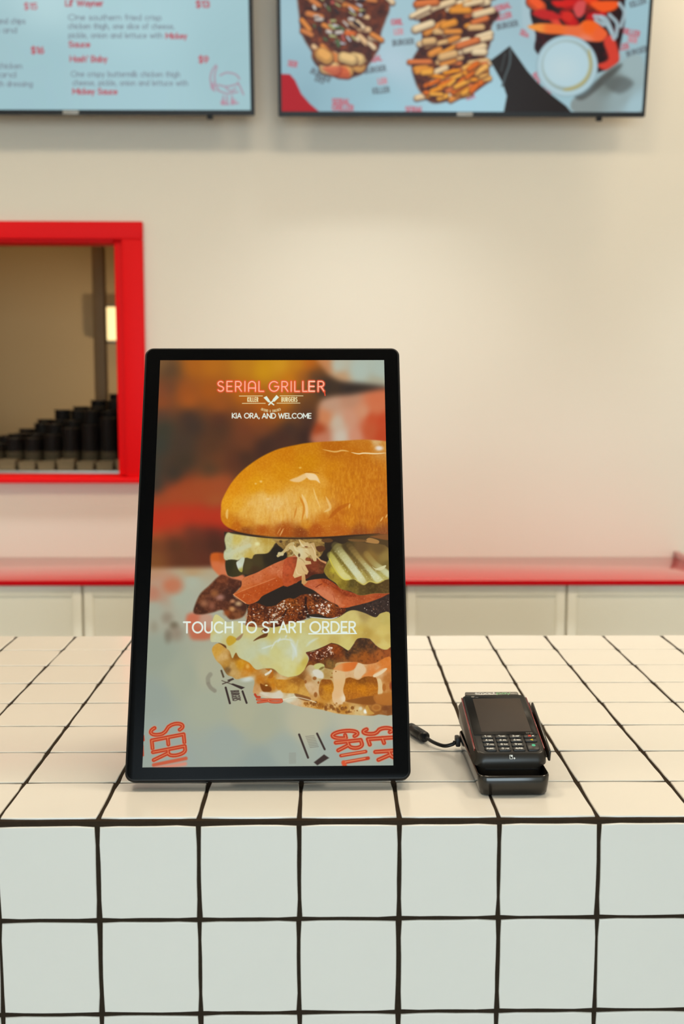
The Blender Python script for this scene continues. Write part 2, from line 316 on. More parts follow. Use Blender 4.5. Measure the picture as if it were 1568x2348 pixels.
    # slaw
    A.poly(z5([(560,85),(520,180),(540,310),(510,370),(530,480),(700,485),(790,450),(910,465),(960,400),(1130,385),(1210,300),(1240,250),(1300,150),(1000,140),(820,125),(640,100)]), c5([(570,180,192,192,142),(700,190,204,184,96),(590,380,190,196,160),(700,420,200,196,140),(1000,300,208,188,116),(800,260,202,192,140),(1120,190,186,152,64),(880,410,198,172,84),(1130,340,196,172,92),(740,320,206,200,150)]), 2.2, e=5., tex=(6,.3,(168,136,60),(222,214,170)))
    A.blob(*z5([(990,245)])[0],5,4,(226,220,160),.8); A.line(z5([(560,420),(720,330),(880,270)]),9,(200,200,160),2.5,.7,True)
    A.poly(z5([(1215,165),(1300,150),(1600,150),(1900,165),(1960,240),(1900,420),(1700,470),(1560,420),(1430,440),(1320,290)]), (150,116,58), 1.6, tex=(5,.7,(70,54,34),(198,168,100)))
    # dark left pickle
    A.poly(z5([(545,490),(700,482),(690,560),(740,650),(790,600),(820,450),(920,462),(960,400),(1150,380),(1240,290),(1330,290),(1420,430),(1150,570),(980,650),(860,690),(790,680),(700,715),(590,712),(550,650)]), c5([(600,580,52,48,28),(680,600,62,56,30),(860,560,78,66,36),(1000,500,72,60,34),(1150,470,48,40,28),(1300,400,42,36,28),(950,620,70,50,30)]), 1.8)
    A.poly(z5([(775,440),(812,455),(790,560),(775,650),(725,625),(690,520),(730,480)]), c5([(770,480,196,202,176),(730,560,206,214,200),(760,630,170,160,70)]), 1.6)
    # pastrami
    sl = z5([(650,975),(700,930),(765,850),(790,740),(980,660),(1150,570),(1350,480),(1570,425),(1590,770),(1400,830),(1150,950),(1060,1000),(1010,1060),(930,1100),(850,1112),(720,1030)])
    A.poly(sl, c5([(790,800,210,122,76),(1000,740,208,118,78),(1250,600,206,116,80),(1480,480,206,140,104),(1450,600,192,88,46),(1000,890,186,80,26),(850,980,198,92,34),(820,900,206,112,58),(1120,780,198,96,50),(1300,760,186,76,30),(1500,720,186,76,36),(900,1060,204,108,64),(1150,900,176,70,24),(1350,690,206,110,70)]), 1., e=4., tex=(4,.3,(136,56,18),(222,138,82)))
    A.poly(sl,(188,92,36),1.,alpha=.3)
    A.poly(z5([(655,980),(830,905),(1050,825),(1250,745),(1400,640),(1590,560),(1590,770),(1400,830),(1150,950),(1060,1000),(1010,1055),(930,1095),(850,1105)]),(176,70,20),1.6,alpha=.6,tex=(4,.4,(126,46,16),(214,120,60)))
    A.poly(z5([(1280,640),(1380,560),(1520,520),(1560,620),(1440,700),(1320,740)]),(206,112,70),2.2,alpha=.55,tex=(2.4,.7,(160,70,34),(232,178,136)))
    A.line(z5([(660,975),(840,895),(1050,815),(1250,735)]),1.6,(226,150,100),1.,.6,True)
    A.line(z5([(650,975),(830,1100)]),2,(226,160,110),.8,.8); A.specks(sl,50,.4,1.4,[(222,146,92),(230,170,120),(150,56,22)],.55,1.8,-.5)
    A.poly(z6([(0,480),(170,430),(330,440),(520,470),(620,530),(575,620),(560,665),(430,680),(330,740),(240,765),(0,850)]), c6([(40,600,190,84,46),(80,740,184,78,36),(200,700,150,62,30),(420,560,128,60,34),(560,560,100,54,30),(330,480,120,56,32),(380,680,84,40,26)]), 1.2, tex=(5,.35,(84,38,22),(196,106,66)))
    rs = z6([(270,830),(340,770),(560,740),(660,770),(750,830),(820,880),(1000,945),(1100,975),(1300,945),(1500,930),(1510,970),(1420,1000),(1200,1080),(960,1140),(930,1150),(800,1165),(770,1120),(640,1060),(520,980),(430,910)])
    A.poly(rs, c6([(400,830,198,104,74),(330,800,190,96,60),(590,790,172,70,32),(650,950,208,124,90),(560,920,208,118,86),(780,1060,206,118,78),(740,880,160,66,28),(860,950,144,60,28),(1000,1000,182,86,50),(1200,1030,190,92,48),(1400,970,158,64,40),(850,1135,196,84,40),(900,1080,196,96,56),(1100,990,150,62,32)]), 1., e=4., tex=(4,.35,(128,50,18),(220,138,84)))
    A.poly(rs,(186,88,36),1.,alpha=.3)
    A.poly(z6([(540,740),(660,770),(750,830),(820,885),(1000,950),(1040,1000),(900,990),(760,900),(640,830),(560,790)]),(136,50,22),2.,alpha=.65,tex=(2.5,.7,(90,34,18),(206,120,80)))
    A.poly(z6([(1010,1010),(1200,985),(1420,950),(1490,950),(1400,1000),(1200,1060),(1020,1100)]),(168,74,36),1.8,alpha=.5,tex=(3,.5,(130,50,24),(214,134,90)))
    A.poly(z6([(430,900),(560,900),(700,980),(800,1080),(880,1120),(810,1155),(770,1110),(640,1050),(520,970)]),(216,134,92),2.,alpha=.5)
    A.line(z6([(455,865),(500,835),(545,815)]),1.6,(120,44,22),.8); A.line(z6([(700,960),(730,1040),(730,1090)]),1.2,(170,80,50),.8); A.specks(rs,40,.4,1.3,[(220,140,96),(120,44,22),(228,170,130)],.5,1.6,.4)
    # right pickle
    A.poly(z6([(575,610),(620,500),(650,450),(660,350),(750,235),(850,240),(950,200),(1200,230),(1500,300),(1505,760),(1540,930),(1300,945),(1100,975),(950,915),(820,885),(740,800),(650,740),(590,670)]), c6([(700,300,92,80,40),(760,280,128,112,60),(900,260,76,60,34),(1100,280,104,78,44),(1350,300,110,84,46),(700,420,150,138,62),(1000,520,128,104,52),(1250,430,136,104,50),(1450,430,146,120,62),(1480,520,120,100,50),(850,640,170,156,72),(1150,700,168,150,76),(1400,740,180,170,96)]), 1.4)
    def ridge(p, w, cols):
        p = smooth_open(z6(p), 5); n = len(p)
        for i in range(n - 1):
            t = i / (n - 1) * (len(cols) - 1); k = min(int(t), len(cols) - 2); f = t - k
            A.line(p[i:i+2], w*.1594, tuple(cols[k][j]*(1-f)+cols[k+1][j]*f for j in range(3)), 2.4, .55)
    ridge([(665,400),(760,560),(850,690),(930,750)], 95, [(176,166,78),(206,196,116),(216,208,136),(206,200,120)])
    ridge([(735,270),(880,450),(1020,640),(1130,790)], 115, [(110,98,54),(196,190,128),(204,206,166),(212,216,180),(214,206,150)])
    ridge([(940,280),(1100,490),(1250,650),(1380,775)], 100, [(110,86,46),(160,134,72),(190,184,130),(206,210,170),(214,206,150)])
    ridge([(1180,380),(1300,520),(1420,610),(1520,690)], 80, [(150,120,60),(166,146,84),(196,196,146),(206,208,166)])
    ridge([(690,340),(840,520),(960,670),(1030,760)], 40, [(96,82,36),(118,100,38),(150,132,54),(176,160,70)])
    ridge([(850,260),(1040,480),(1180,640),(1260,760)], 44, [(70,56,32),(108,86,42),(134,112,52),(176,158,80)])
    A.poly(z6([(575,610),(640,520),(700,590),(760,680),(830,745),(900,762),(1000,750),(1090,795),(1150,830),(1230,785),(1330,805),(1420,765),(1540,755),(1540,930),(1300,945),(1100,975),(950,915),(820,885),(740,800),(650,740),(590,670)]), c6([(620,600,138,114,42),(680,700,146,120,44),(760,760,160,138,46),(860,800,134,112,36),(980,820,88,72,32),(1130,880,92,72,34),(1000,880,120,98,40),(1250,860,76,58,28),(1450,850,88,66,34),(700,620,186,168,50)]), 1.2, tex=(4,.3,(66,52,24),(176,150,70)))
    A.line(z6([(650,450),(700,560),(780,680),(860,750),(930,752)]),2.6,(214,196,70),1.2,.8,True); A.line(z6([(1040,765),(1140,820),(1230,775),(1340,800),(1430,760)]),2.6,(206,186,90),1.2,.8,True)
    A.specks(z6([(650,420),(760,300),(1130,760),(900,740)]),90,.4,1.1,[(232,228,190),(222,216,160)],.7); A.specks(z6([(950,480),(1100,480),(1500,700),(1350,790),(1100,740)]),90,.4,1.1,[(236,234,204)],.7)
    A.poly(z6([(1170,190),(1220,150),(1340,180),(1365,210),(1330,235),(1180,215)]), (172,126,70), 1.); A.poly(z6([(930,170),(1170,180),(1150,210),(960,200)]), (118,84,46), 1.4); A.poly(z6([(1240,130),(1500,100),(1500,180),(1300,150)]), (134,84,44), 1.5)
    A.poly(z6([(1265,560),(1320,590),(1440,545),(1465,555),(1410,610),(1320,612)]), (210,204,156), .8); A.poly(z6([(540,180),(640,160),(700,190),(660,220),(560,215)]), (96,64,36), 1.5); A.poly(z6([(460,280),(560,270),(590,320),(520,360),(470,330)]), (90,54,32), 1.5)
    # shredded cabbage
    cab = (206,178,126)
    A.poly(z6([(200,160),(340,240),(430,220),(460,330),(460,400),(530,470),(612,500),(600,530),(520,490),(468,440),(462,490),(420,482),(380,400),(310,445),(312,482),(382,492),(390,530),(300,545),(352,640),(330,684),(300,680),(310,770),(342,780),(290,832),(250,810),(252,700),(150,735),(125,700),(170,560),(190,440),(130,370),(90,300),(110,240),(180,290),(230,260)]), c6([(200,220,196,160,92),(300,330,214,192,138),(240,340,212,200,156),(420,260,196,162,108),(220,600,216,182,126),(180,690,212,178,122),(280,780,200,150,90),(430,450,206,174,116),(560,500,200,140,92)]), .9, False)
    for p,w,c in [([(1290,415),(1340,385),(1400,330),(1450,260),(1510,235)],40,(196,176,122)),([(1230,175),(1330,190),(1420,170)],40,(170,138,74)),([(1310,385),(1350,390)],50,(206,190,140)),([(1470,290),(1540,330),(1568,370)],60,(204,186,130))]:
        A.line(z5(p), w*.1594, c, 1.1, 1, True)
    A.line(z6([(0,350),(60,270),(110,240)]),5,(200,172,112),1.,1,True); A.line(z6([(330,240),(370,330),(440,470)]),7,(206,178,124),1.,1,True)
    A.blob(*z6([(310,290)])[0],5,2.2,(110,56,28),.5); A.blob(*z6([(215,405)])[0],2.5,4,(96,66,40),.5); A.blob(*z6([(335,465)])[0],5,2.2,(150,82,44),.5); A.blob(*z5([(1330,210)])[0],3.5,3,(80,58,34),.6)
    for p, w, c in [([(210,180),(250,250),(330,330)],22,(226,208,160)),([(130,260),(170,330),(230,360)],26,(222,206,158)),([(240,290),(330,300),(420,290)],20,(186,154,96)),([(200,440),(260,470),(300,520)],14,(182,146,94)),([(300,360),(370,420),(400,470)],18,(188,156,100)),([(170,600),(190,670),(250,690)],16,(228,200,150)),([(250,560),(280,620),(320,650)],12,(186,148,98)),([(380,250),(430,330),(450,430)],14,(224,202,154)),([(140,330),(120,400),(60,420)],16,(196,172,116)),([(90,280),(60,330),(20,340)],12,(214,192,140)),([(330,200),(400,190),(440,170)],22,(150,116,62)),([(150,170),(190,190),(230,240)],18,(160,126,70))]:
        A.line(z6(p), w*.1594, c, .8, .8, True, True)
    # centre patty
    pt = [(562,1442),(566,1415),(567,1398),(573,1387),(591,1385),(610,1392),(629,1390),(645,1379),(661,1373),(674,1374),(690,1365),(711,1363),(728,1362),(740,1376),(762,1384),(776,1393),(792,1397),(786,1408),(771,1416),(749,1416),(730,1409),(711,1410),(703,1409),(700,1420),(682,1426),(676,1434),(640,1442),(620,1440),(600,1434),(580,1440)]
    A.poly(pt, [(575,1400,104,48,24),(600,1400,84,42,24),(590,1425,120,60,30),(625,1400,110,56,30),(650,1390,128,64,24),(640,1420,96,46,24),(670,1385,140,70,22),(668,1410,120,56,22),(690,1375,110,52,26),(692,1408,66,34,24),(712,1385,140,68,26),(735,1395,120,60,34),(760,1400,134,64,24),(780,1404,96,44,24),(725,1372,64,36,26)], 1., tex=(3.2,.85,(46,24,18),(176,92,38)))
    A.line([(700,1372),(699,1388),(703,1406)],5,(48,28,22),1.4); A.line([(645,1416),(652,1408),(655,1396)],4,(60,32,22),1.5)
    A.specks(pt,150,.6,1.9,[(236,214,190),(244,228,206),(214,150,96),(200,120,64)],.9,1.5); A.specks([(622,1400),(650,1378),(662,1390),(640,1425),(612,1432)],50,.8,2.4,[(232,222,206),(214,190,160)],.9,1.4); A.specks([(716,1382),(760,1388),(750,1410),(735,1412)],50,.7,2.2,[(240,230,214)],.95,1.5,.6)
    A.poly(z6([(1110,1110),(1200,1090),(1350,1040),(1540,960),(1540,1262),(1440,1235),(1370,1232),(1330,1285),(1230,1272),(1170,1200)]), (58,44,38), 1.4, tex=(4,.6,(36,28,26),(96,74,62))); A.specks(z6([(1110,1110),(1500,1020),(1510,1250),(1230,1260)]),26,.5,1.5,[(226,206,186),(170,120,86)],.9)
    # melted cheese
    ch = z7([(330,460),(325,330),(350,170),(400,70),(500,130),(560,180),(700,165),(850,235),(1000,250),(1150,262),(1300,240)]) + z8([(0,200),(150,165),(270,140),(340,110),(430,118),(640,122),(740,90),(860,15),(960,0),(1100,40),(1250,100),(1330,40),(1470,60),(1500,520),(1420,560),(1350,556),(1270,510),(1200,440),(1150,405),(1000,405),(930,500),(870,575),(820,560),(720,500),(620,475),(540,510),(430,560),(350,598),(255,612),(290,700),(240,850),(150,935),(0,966)]) + z7([(1440,965),(1330,930),(1230,850),(1110,840),(980,858),(880,760),(740,690),(690,618),(640,700),(600,600),(540,545),(430,470)])
    A.poly(ch, c7([(400,150,204,196,130),(480,250,196,196,150),(350,280,194,180,110),(430,400,190,198,172),(600,250,190,192,160),(560,470,190,178,120),(700,380,192,190,140),(800,480,188,192,158),(850,300,200,188,120),(900,620,186,194,166),(1100,560,186,198,180),(1200,320,190,176,100),(1250,600,198,196,136),(1350,480,194,198,156),(1400,800,204,204,150),(1300,850,200,192,126),(1080,720,196,190,130),(1000,780,190,188,146)]) + c8([(60,300,196,184,110),(60,600,196,204,180),(60,820,206,204,144),(160,700,204,204,164),(170,860,202,184,84),(220,740,190,164,66),(250,450,196,196,146),(350,520,196,192,136),(400,250,196,176,100),(500,400,200,184,108),(700,250,202,186,112),(820,480,206,190,112),(950,130,206,186,112),(1000,300,196,164,72),(1120,340,176,138,56),(1080,60,160,130,72),(1230,180,196,170,92),(1380,120,188,166,86),(1350,300,208,182,96),(1380,500,212,188,104),(1450,400,194,162,80),(1250,420,196,160,76),(640,440,190,164,88)]), 1.2, e=6., tex=(9,.14,(170,150,80),(222,224,190)))
    A.poly(ch,(216,206,126),1.2,alpha=.22)
    for p,w,al in [([(20,400),(60,470),(90,600),(60,720)],60,.6),([(260,520),(330,450),(430,400)],34,.55),([(140,430),(110,560),(130,660)],22,.5),([(300,470),(380,425)],10,.7)]: A.line(z8(p),w*.1594,(206,216,204),3.,al,True,True)
    for p in [[(1200,560),(1260,460),(1380,420),(1500,440)],[(1060,560),(1150,530),(1240,500)],[(1480,470),(1540,560),(1560,680)],[(1400,400),(1420,360)],[(1290,470),(1330,400)]]: A.line(z7(p),4,(208,218,208),1.6,.7,True,True)
    A.poly(z7([(550,440),(600,375),(680,400),(700,440),(640,500),(580,515)]),(196,156,38),2.,alpha=.9); A.poly(z7([(690,420),(790,340),(770,400),(720,440)]),(150,110,78),1.8,alpha=.8)
    A.poly(z7([(940,450),(1010,390),(1140,325),(1130,385),(1030,415)]),(104,62,28),1.4); A.poly(z7([(1060,300),(1120,255),(1150,290),(1090,330)]),(96,54,30),1.4); A.poly(z7([(850,200),(1000,180),(1200,210),(1150,255),(980,250)]),(150,86,42),2.,alpha=.7)
    A.poly(z7([(440,480),(540,515),(545,570),(470,545)]),(96,58,28),1.8); A.line(z8([(310,100),(430,112),(600,125),(700,100)]),2.,(226,232,222),.8,.9,True)
    # lower patty
    lp = z8([(255,612),(350,598),(430,560),(540,510),(620,475),(720,500),(820,560),(870,575),(930,500),(1000,405),(1150,405),(1200,440),(1270,510),(1350,556),(1420,560),(1500,520),(1500,720),(1250,760),(1100,780),(950,750),(700,760),(650,860),(400,800),(300,900),(230,880),(300,700)])
    A.poly(lp, c8([(300,640,110,54,36),(350,640,98,44,26),(450,680,84,38,20),(560,560,110,52,28),(680,580,146,68,22),(620,640,90,44,22),(740,640,120,58,24),(850,610,60,42,30),(1080,470,72,50,34),(960,560,92,62,36),(1100,650,156,84,28),(950,680,150,84,32),(1300,640,166,90,38),(1420,620,150,78,36),(600,760,132,98,46),(1200,540,84,54,34),(290,780,120,66,24),(260,860,160,96,34),(500,770,110,66,30),(780,720,140,84,40),(1200,720,150,78,30)]), 1.1, tex=(4.5,.5,(50,28,20),(176,98,40)))
    A.specks(z8([(270,615),(440,580),(640,490),(660,640),(480,720),(360,700)]),46,.6,1.8,[(240,210,186),(206,130,84)],.9,1.4); A.specks(z8([(545,520),(620,500),(650,620),(600,620)]),26,.8,1.9,[(246,226,204)],.95)
    A.line(z8([(620,475),(720,500),(850,580)]),1.6,(60,36,24),.8,.8,True); A.line(z8([(260,610),(430,560),(620,475)]),1.4,(74,40,24),.8,.8,True)
    # bottom bun, sauce and foam
    bb = z7([(345,570),(430,485),(540,550),(600,600),(640,700),(690,618),(740,690),(880,760),(980,858),(1110,840),(1230,850),(1330,930),(1440,965)]) + z8([(0,966),(150,935),(240,850),(300,790),(400,800),(650,850),(700,755),(950,745),(1100,775),(1250,755),(1500,700),(1540,1435),(1300,1492),(1200,1512),(1000,1505),(700,1482),(500,1432),(300,1402),(150,1382),(0,1335)]) + z7([(1400,1312),(1340,1302),(1200,1292),(960,1205),(940,1150),(950,1010),(800,985),(700,1000),(640,965),(560,930),(480,800),(400,720)])
    A.poly(bb, c7([(420,600,204,154,60),(500,680,208,170,104),(550,780,184,134,54),(580,860,116,84,44),(650,900,196,158,92),(750,780,204,142,26),(690,660,140,84,20),(880,850,196,120,20),(850,930,198,132,42),(1050,1000,188,116,30),(1000,1150,200,150,92),(870,1000,198,198,178),(1200,1000,198,128,26),(1130,1110,134,72,14),(1250,1080,198,122,20),(1150,880,196,160,104),(1200,860,140,90,40),(1330,1000,208,178,124),(1300,1080,200,150,90),(1450,1100,194,130,32),(1300,1220,206,196,168),(1500,1250,208,204,176),(1080,1220,206,190,160),(640,820,190,150,80)]) +
      c8([(100,1080,204,148,52),(200,960,132,82,32),(290,980,190,140,80),(300,1080,212,178,132),(380,920,206,196,166),(440,880,190,176,120),(380,1150,212,174,124),(330,1260,200,150,84),(560,1230,190,126,36),(720,1000,212,172,116),(700,1150,222,178,122),(740,1280,222,188,138),(800,880,216,172,122),(1000,820,216,188,144),(1050,890,214,160,104),(1200,880,214,130,62),(1400,780,212,118,42),(1300,900,216,172,122),(1320,1100,218,184,130),(1380,1100,192,122,52),(1430,980,182,112,48),(1100,1280,162,96,32),(1400,1260,172,106,36),(1300,1400,150,90,36),(420,1350,196,132,44),(300,1340,216,168,98),(800,1400,188,126,42),(600,1440,216,172,104),(900,1440,206,160,90),(1000,1460,212,184,124),(100,1345,208,184,146),(1450,1380,130,76,36),(660,900,190,160,96),(550,900,176,140,76)]), 1.4, e=5., tex=(6,.18,(150,90,30),(236,206,160)))
    A.poly(z8([(-200,1010),(0,1000),(120,968),(240,1020),(240,1085),(310,1245),(100,1200),(-120,1170)]), c8([(-100,1080,198,132,34),(100,1010,150,92,30),(60,1100,208,150,52),(240,1200,206,156,72)]), 1.6, tex=(5,.4,(150,88,26),(226,176,84)))
    A.poly(z8([(475,1005),(560,995),(625,1010),(655,1100),(640,1255),(560,1290),(480,1270),(440,1160)]), c8([(540,1020,142,78,22),(550,1120,200,130,24),(550,1240,194,130,40),(470,1160,160,96,30)]), 1.4, tex=(3,.4,(140,78,20),(224,164,60)))
    A.poly(z8([(805,1010),(870,965),(930,975),(1010,998),(1090,950),(1180,948),(1255,962),(1288,1050),(1282,1215),(1180,1235),(1050,1240),(830,1302),(788,1170)]), c8([(870,1000,150,82,18),(1060,990,128,70,18),(1230,1000,146,80,22),(900,1080,188,112,18),(1050,1130,204,124,18),(1200,1120,190,112,22),(860,1250,176,104,28),(1240,1200,176,104,30),(1000,1210,184,108,26)]), 1.2, tex=(3,.4,(130,70,16),(226,158,54)))
    A.poly(z8([(640,880),(720,860),(800,872),(822,1000),(790,1150),(825,1275),(760,1352),(655,1322),(630,1210),(662,1100)]), c8([(720,920,218,182,130),(740,1080,220,178,122),(720,1220,222,178,124),(790,1270,230,212,180),(730,1320,222,186,136)]), 1.6)
    A.poly(z8([(650,842),(760,768),(950,742),(1000,765),(940,850),(830,880),(720,862)]), c8([(720,830,218,150,90),(840,830,216,116,46),(960,770,210,110,44)]), 2.); A.poly(z8([(990,770),(1060,770),(1120,860),(1050,960),(990,980),(940,930)]), (222,196,156), 2.2,alpha=.8)
    A.poly(z8([(1220,930),(1300,860),(1400,825),(1415,850),(1330,920),(1240,960)]), (230,206,166), 1.4); A.poly(z8([(1060,960),(1120,900),(1250,860),(1400,760),(1480,700),(1480,760),(1350,850),(1220,920)]), (218,128,56), 2.2, alpha=.7)
    A.poly(z8([(1280,985),(1330,990),(1355,1100),(1350,1200),(1290,1200),(1295,1090)]), (222,190,136), 1.4); A.blob(*z8([(1378,1105)])[0],4,9,(176,104,40),.3); A.blob(*z8([(1480,1080)])[0],4,9,(150,70,34),.5)
    A.poly(z8([(370,790),(450,760),(520,790),(500,850),(400,850)]),(196,192,120),1.6); A.blob(*z8([(480,835)])[0],6.5,2.6,(124,100,50),.4,.9,-.5); A.poly(z8([(350,880),(420,850),(500,900),(500,980),(400,960)]),(214,208,188),2.)
    A.poly(z8([(820,1306),(1060,1250),(1240,1230),(1250,1340),(1100,1350)]),(136,78,28),1.6,alpha=.85); A.poly(z8([(1240,1220),(1480,1190),(1500,1350),(1330,1350),(1250,1310)]),(182,112,44),1.8,alpha=.8); A.poly(z8([(90,1200),(200,1220),(320,1260),(300,1310),(150,1270)]),(120,68,26),1.6,alpha=.8)
    for x,y,rx,ry in [(380,980,4.5,4),(435,1040,2.2,3),(250,1030,2.6,4),(395,1215,4.,6),(620,965,3,1.5),(685,880,1.5,1.4),(630,905,1.3,1.3)]: q=z8([(x,y)])[0]; A.blob(q[0],q[1],rx,ry,(150,88,34),.35,.9)
    A.blob(*z8([(470,1370)])[0],9,6,(158,98,28),.5); A.blob(*z8([(1270,1395)])[0],11,8,(190,128,58),.3); A.blob(*z8([(1270,1395)])[0],8,5.5,(168,104,42),.4); A.blob(*z8([(1390,1405)])[0],8,5,(120,66,30),.5,.7)
    fo = z8([(170,1370),(290,1320),(420,1330),(650,1340),(820,1320),(960,1370),(1000,1440),(900,1470),(700,1460),(480,1410)])
    A.specks(fo,70,.7,3.6,[(150,90,28),(168,106,36),(132,76,24)],.95); A.specks(fo,40,.4,1.,[(246,214,150)],.8)
    for x,y in [(780,1410),(830,1400),(925,1400),(875,1455),(545,1420),(370,1355),(330,1335),(655,1415),(400,1325),(715,1435),(625,1385)]:
        q=z8([(x,y)])[0]; r=2.2+2*A.rng.random(); A.blob(q[0],q[1],r,r,(122,74,28),.45); A.blob(q[0]+.6,q[1]+.6,r*.55,r*.55,(150,92,34),.5)
    A.line(z8([(-120,1310),(0,1270),(110,1250),(280,1285),(400,1325)]),1.8,(236,226,196),.9,.85,True); A.blob(*z7([(1440,1300)])[0],9,4,(212,212,190),.7,.8); A.blob(*z8([(1110,1450)])[0],4,5,(238,240,226),.6); A.blob(*z8([(1040,1410)])[0],4,4,(216,206,170),.6); A.poly(z8([(1140,1360),(1180,1430),(1240,1480),(1150,1490),(1110,1400)]),(206,156,70),1.2,alpha=.8)
    A.poly(z7([(1040,1060),(1110,1090),(1190,1110),(1200,1160),(1130,1185),(1070,1160)]),(126,66,14),1.6); A.blob(*z7([(1130,1085)])[0],3,1.6,(240,214,150),.6)
    A.poly(z7([(1110,850),(1180,850),(1230,880),(1225,960),(1190,985),(1150,970),(1190,900)]),(176,104,28),1.2); A.line(z7([(1120,930),(1170,900),(1195,875)]),5,(226,222,204),1.2,.9,True); A.blob(*z7([(860,815)])[0],4,5,(226,178,90),.8,.8)
    A.blob(*z7([(860,1000)])[0],13,5,(206,214,204),.8,.8,-.15); A.poly(z7([(1040,1190),(1130,1180),(1250,1190),(1330,1150),(1370,1250),(1250,1280),(1100,1230)]),(214,206,184),2.2,alpha=.8)
    # fragment of the printed name just below the bun
    A.text('R', Z(320,1540,.2168,[(1240,302)])[0], (4.2,15.), (56.,0.), 5., red, .8, 1, .3, .75); A.text('R', Z(320,1540,.2168,[(1240,302)])[0], (4.2,15.), (56.,0.), 1.6, lite, .6, .8, .3, .75); A.line(Z(320,1540,.2168,[(1218,248),(1236,275),(1268,276)]),5,red,1.2)
    # bun crown
    bun = [(504.5,1170),(505,1158),(507.5,1148),(516.8,1128.5),(530,1107),(550,1084),(575.7,1063),(603.8,1045.5),(637,1030.8),(677.5,1021.4),(700,1017.4),(740,1014),(790,1011.5),(824,1009),(860,1010),(900,1014),(925,1016),(925,1226),(887,1226),(850,1226),(810,1227),(757,1231.5),(700,1233.5),(637,1233),(597,1230),(557,1224.5),(523.5,1213),(508,1200),(504,1186)]
    A.poly(bun, [(520,1150,228,154,25),(530,1120,222,142,15),(560,1090,216,136,10),(600,1060,210,130,10),(650,1040,204,122,5),(700,1028,204,128,12),(760,1021,186,102,10),(840,1022,196,116,24),(880,1020,206,140,60),(860,1012,214,170,110),(820,1050,192,108,12),(700,1060,206,131,5),(640,1080,214,138,10),(580,1110,222,150,15),(620,1120,222,150,26),(540,1160,228,164,44),(560,1180,228,170,66),(600,1150,232,184,94),(630,1160,236,198,126),(640,1180,232,180,88),(590,1180,232,184,92),(600,1196,226,170,70),(560,1200,208,134,34),(520,1200,208,128,20),(540,1210,190,100,15),(600,1213,178,88,20),(650,1215,168,80,20),(700,1203,208,134,34),(690,1180,234,188,104),(700,1150,228,170,66),(720,1160,232,180,86),(750,1165,234,184,94),(740,1130,218,148,34),(735,1110,222,156,50),(760,1090,208,130,12),(800,1100,206,127,15),(850,1100,200,116,20),(882,1120,194,108,26),(800,1150,212,132,25),(850,1160,200,116,26),(880,1180,182,98,26),(770,1178,188,98,20),(740,1190,200,116,26),(800,1190,206,126,25),(850,1198,190,106,26),(720,1216,176,84,20),(780,1212,186,96,25),(825,1216,146,72,30),(870,1212,140,76,40),(690,1222,140,66,22),(560,1220,150,76,22)], 2.2, e=6., tex=(3.2,.22,(176,88,10),(244,196,96)))
    A.poly([(560,1150),(620,1130),(690,1125),(740,1130),(750,1170),(730,1195),(640,1205),(560,1200)], (228,174,74), 12, alpha=.35, tex=(5,.9,(200,116,20),(246,214,150),14))
    A.poly([(760,1080),(900,1060),(900,1200),(760,1200)], (202,120,20), 14, alpha=.5, tex=(3.5,.9,(170,84,14),(232,166,60),9))
    for p,w,c,al in [([(752,1190),(775,1168),(800,1155)],9,(180,90,16),.6),([(690,1195),(695,1165),(685,1140)],5,(206,120,24),.7),([(672,1190),(678,1165)],4,(200,114,24),.6),([(702,1190),(700,1160),(690,1135)],7,(244,214,160),.6),([(745,1140),(755,1165),(742,1175)],6,(240,206,140),.6),([(716,1120),(722,1140),(732,1165)],3,(244,210,140),.6),([(640,1230),(648,1214)],2.5,(238,190,120),.8),([(634,1226),(642,1212)],2,(240,190,110),.6),([(870,1196),(876,1186)],2.5,(244,200,120),.9),([(882,1188),(886,1180)],2.5,(244,200,120),.9),([(798,1166),(800,1156)],3.5,(238,186,100),.8),([(520,1170),(518,1180),(519,1192)],6,(240,200,120),.7)]:
        A.line(p,w,c,1.6,al,True,True)
    A.poly([(698,1087),(719,1088),(727.5,1097.8),(731,1109),(722,1103),(706,1101)], (240,208,156), 2.); A.poly([(662,1103),(680,1095),(700,1086),(704,1094),(684,1107)], (238,202,146), 2.4, alpha=.85)
    A.line([(696,1084.5),(712,1084),(728,1086)],1.4,(170,92,10),.8,.8); A.line([(738,1032),(765,1037),(782,1034),(797,1036)],3.4,(238,196,120),1.4,.8,True,True); A.line([(803,1038.5),(819,1041.5),(832,1040),(857,1041),(882,1039.5)],3.,(244,222,176),1.,.95,True,True)
    A.blob(866.8,1028.5,8,5,(230,216,200),.7); A.blob(596,1106,3,2.6,(236,190,100),.8); A.blob(584,1111,2.5,2,(232,182,90),.8); A.blob(686,1074,3,2,(232,180,80),.8); A.blob(612,1146,4,2.5,(240,204,140),.8,.7)
    A.specks([(520,1215),(640,1226),(760,1224),(880,1200),(700,1200)],60,.4,1.,[(238,180,90),(220,150,60)],.8)
    A.line([(522,1216),(557,1227),(597,1233),(640,1235.5),(700,1236),(757,1233),(812,1229),(868,1224)],3.4,(52,36,28),1.5,.9,True,True)
    # ---- overlay lettering
    def neon(s, o, size, tr):
        A.text(s, o, (size,0), (0,-size), 7.4, (238,92,52), 2.0, .55, tr); A.text(s, o, (size,0), (0,-size), 5.4, (240,84,52), .9, 1, tr); A.text(s, o, (size,0), (0,-size), 2.5, (252,190,160), .7, 1, tr)
    neon('SERIɑL', (496,899), 22.5, .355); neon('GRILL', (614.5,898.8), 22.5, .345); neon('ER', (705.5,898.4), 22.8, .40)
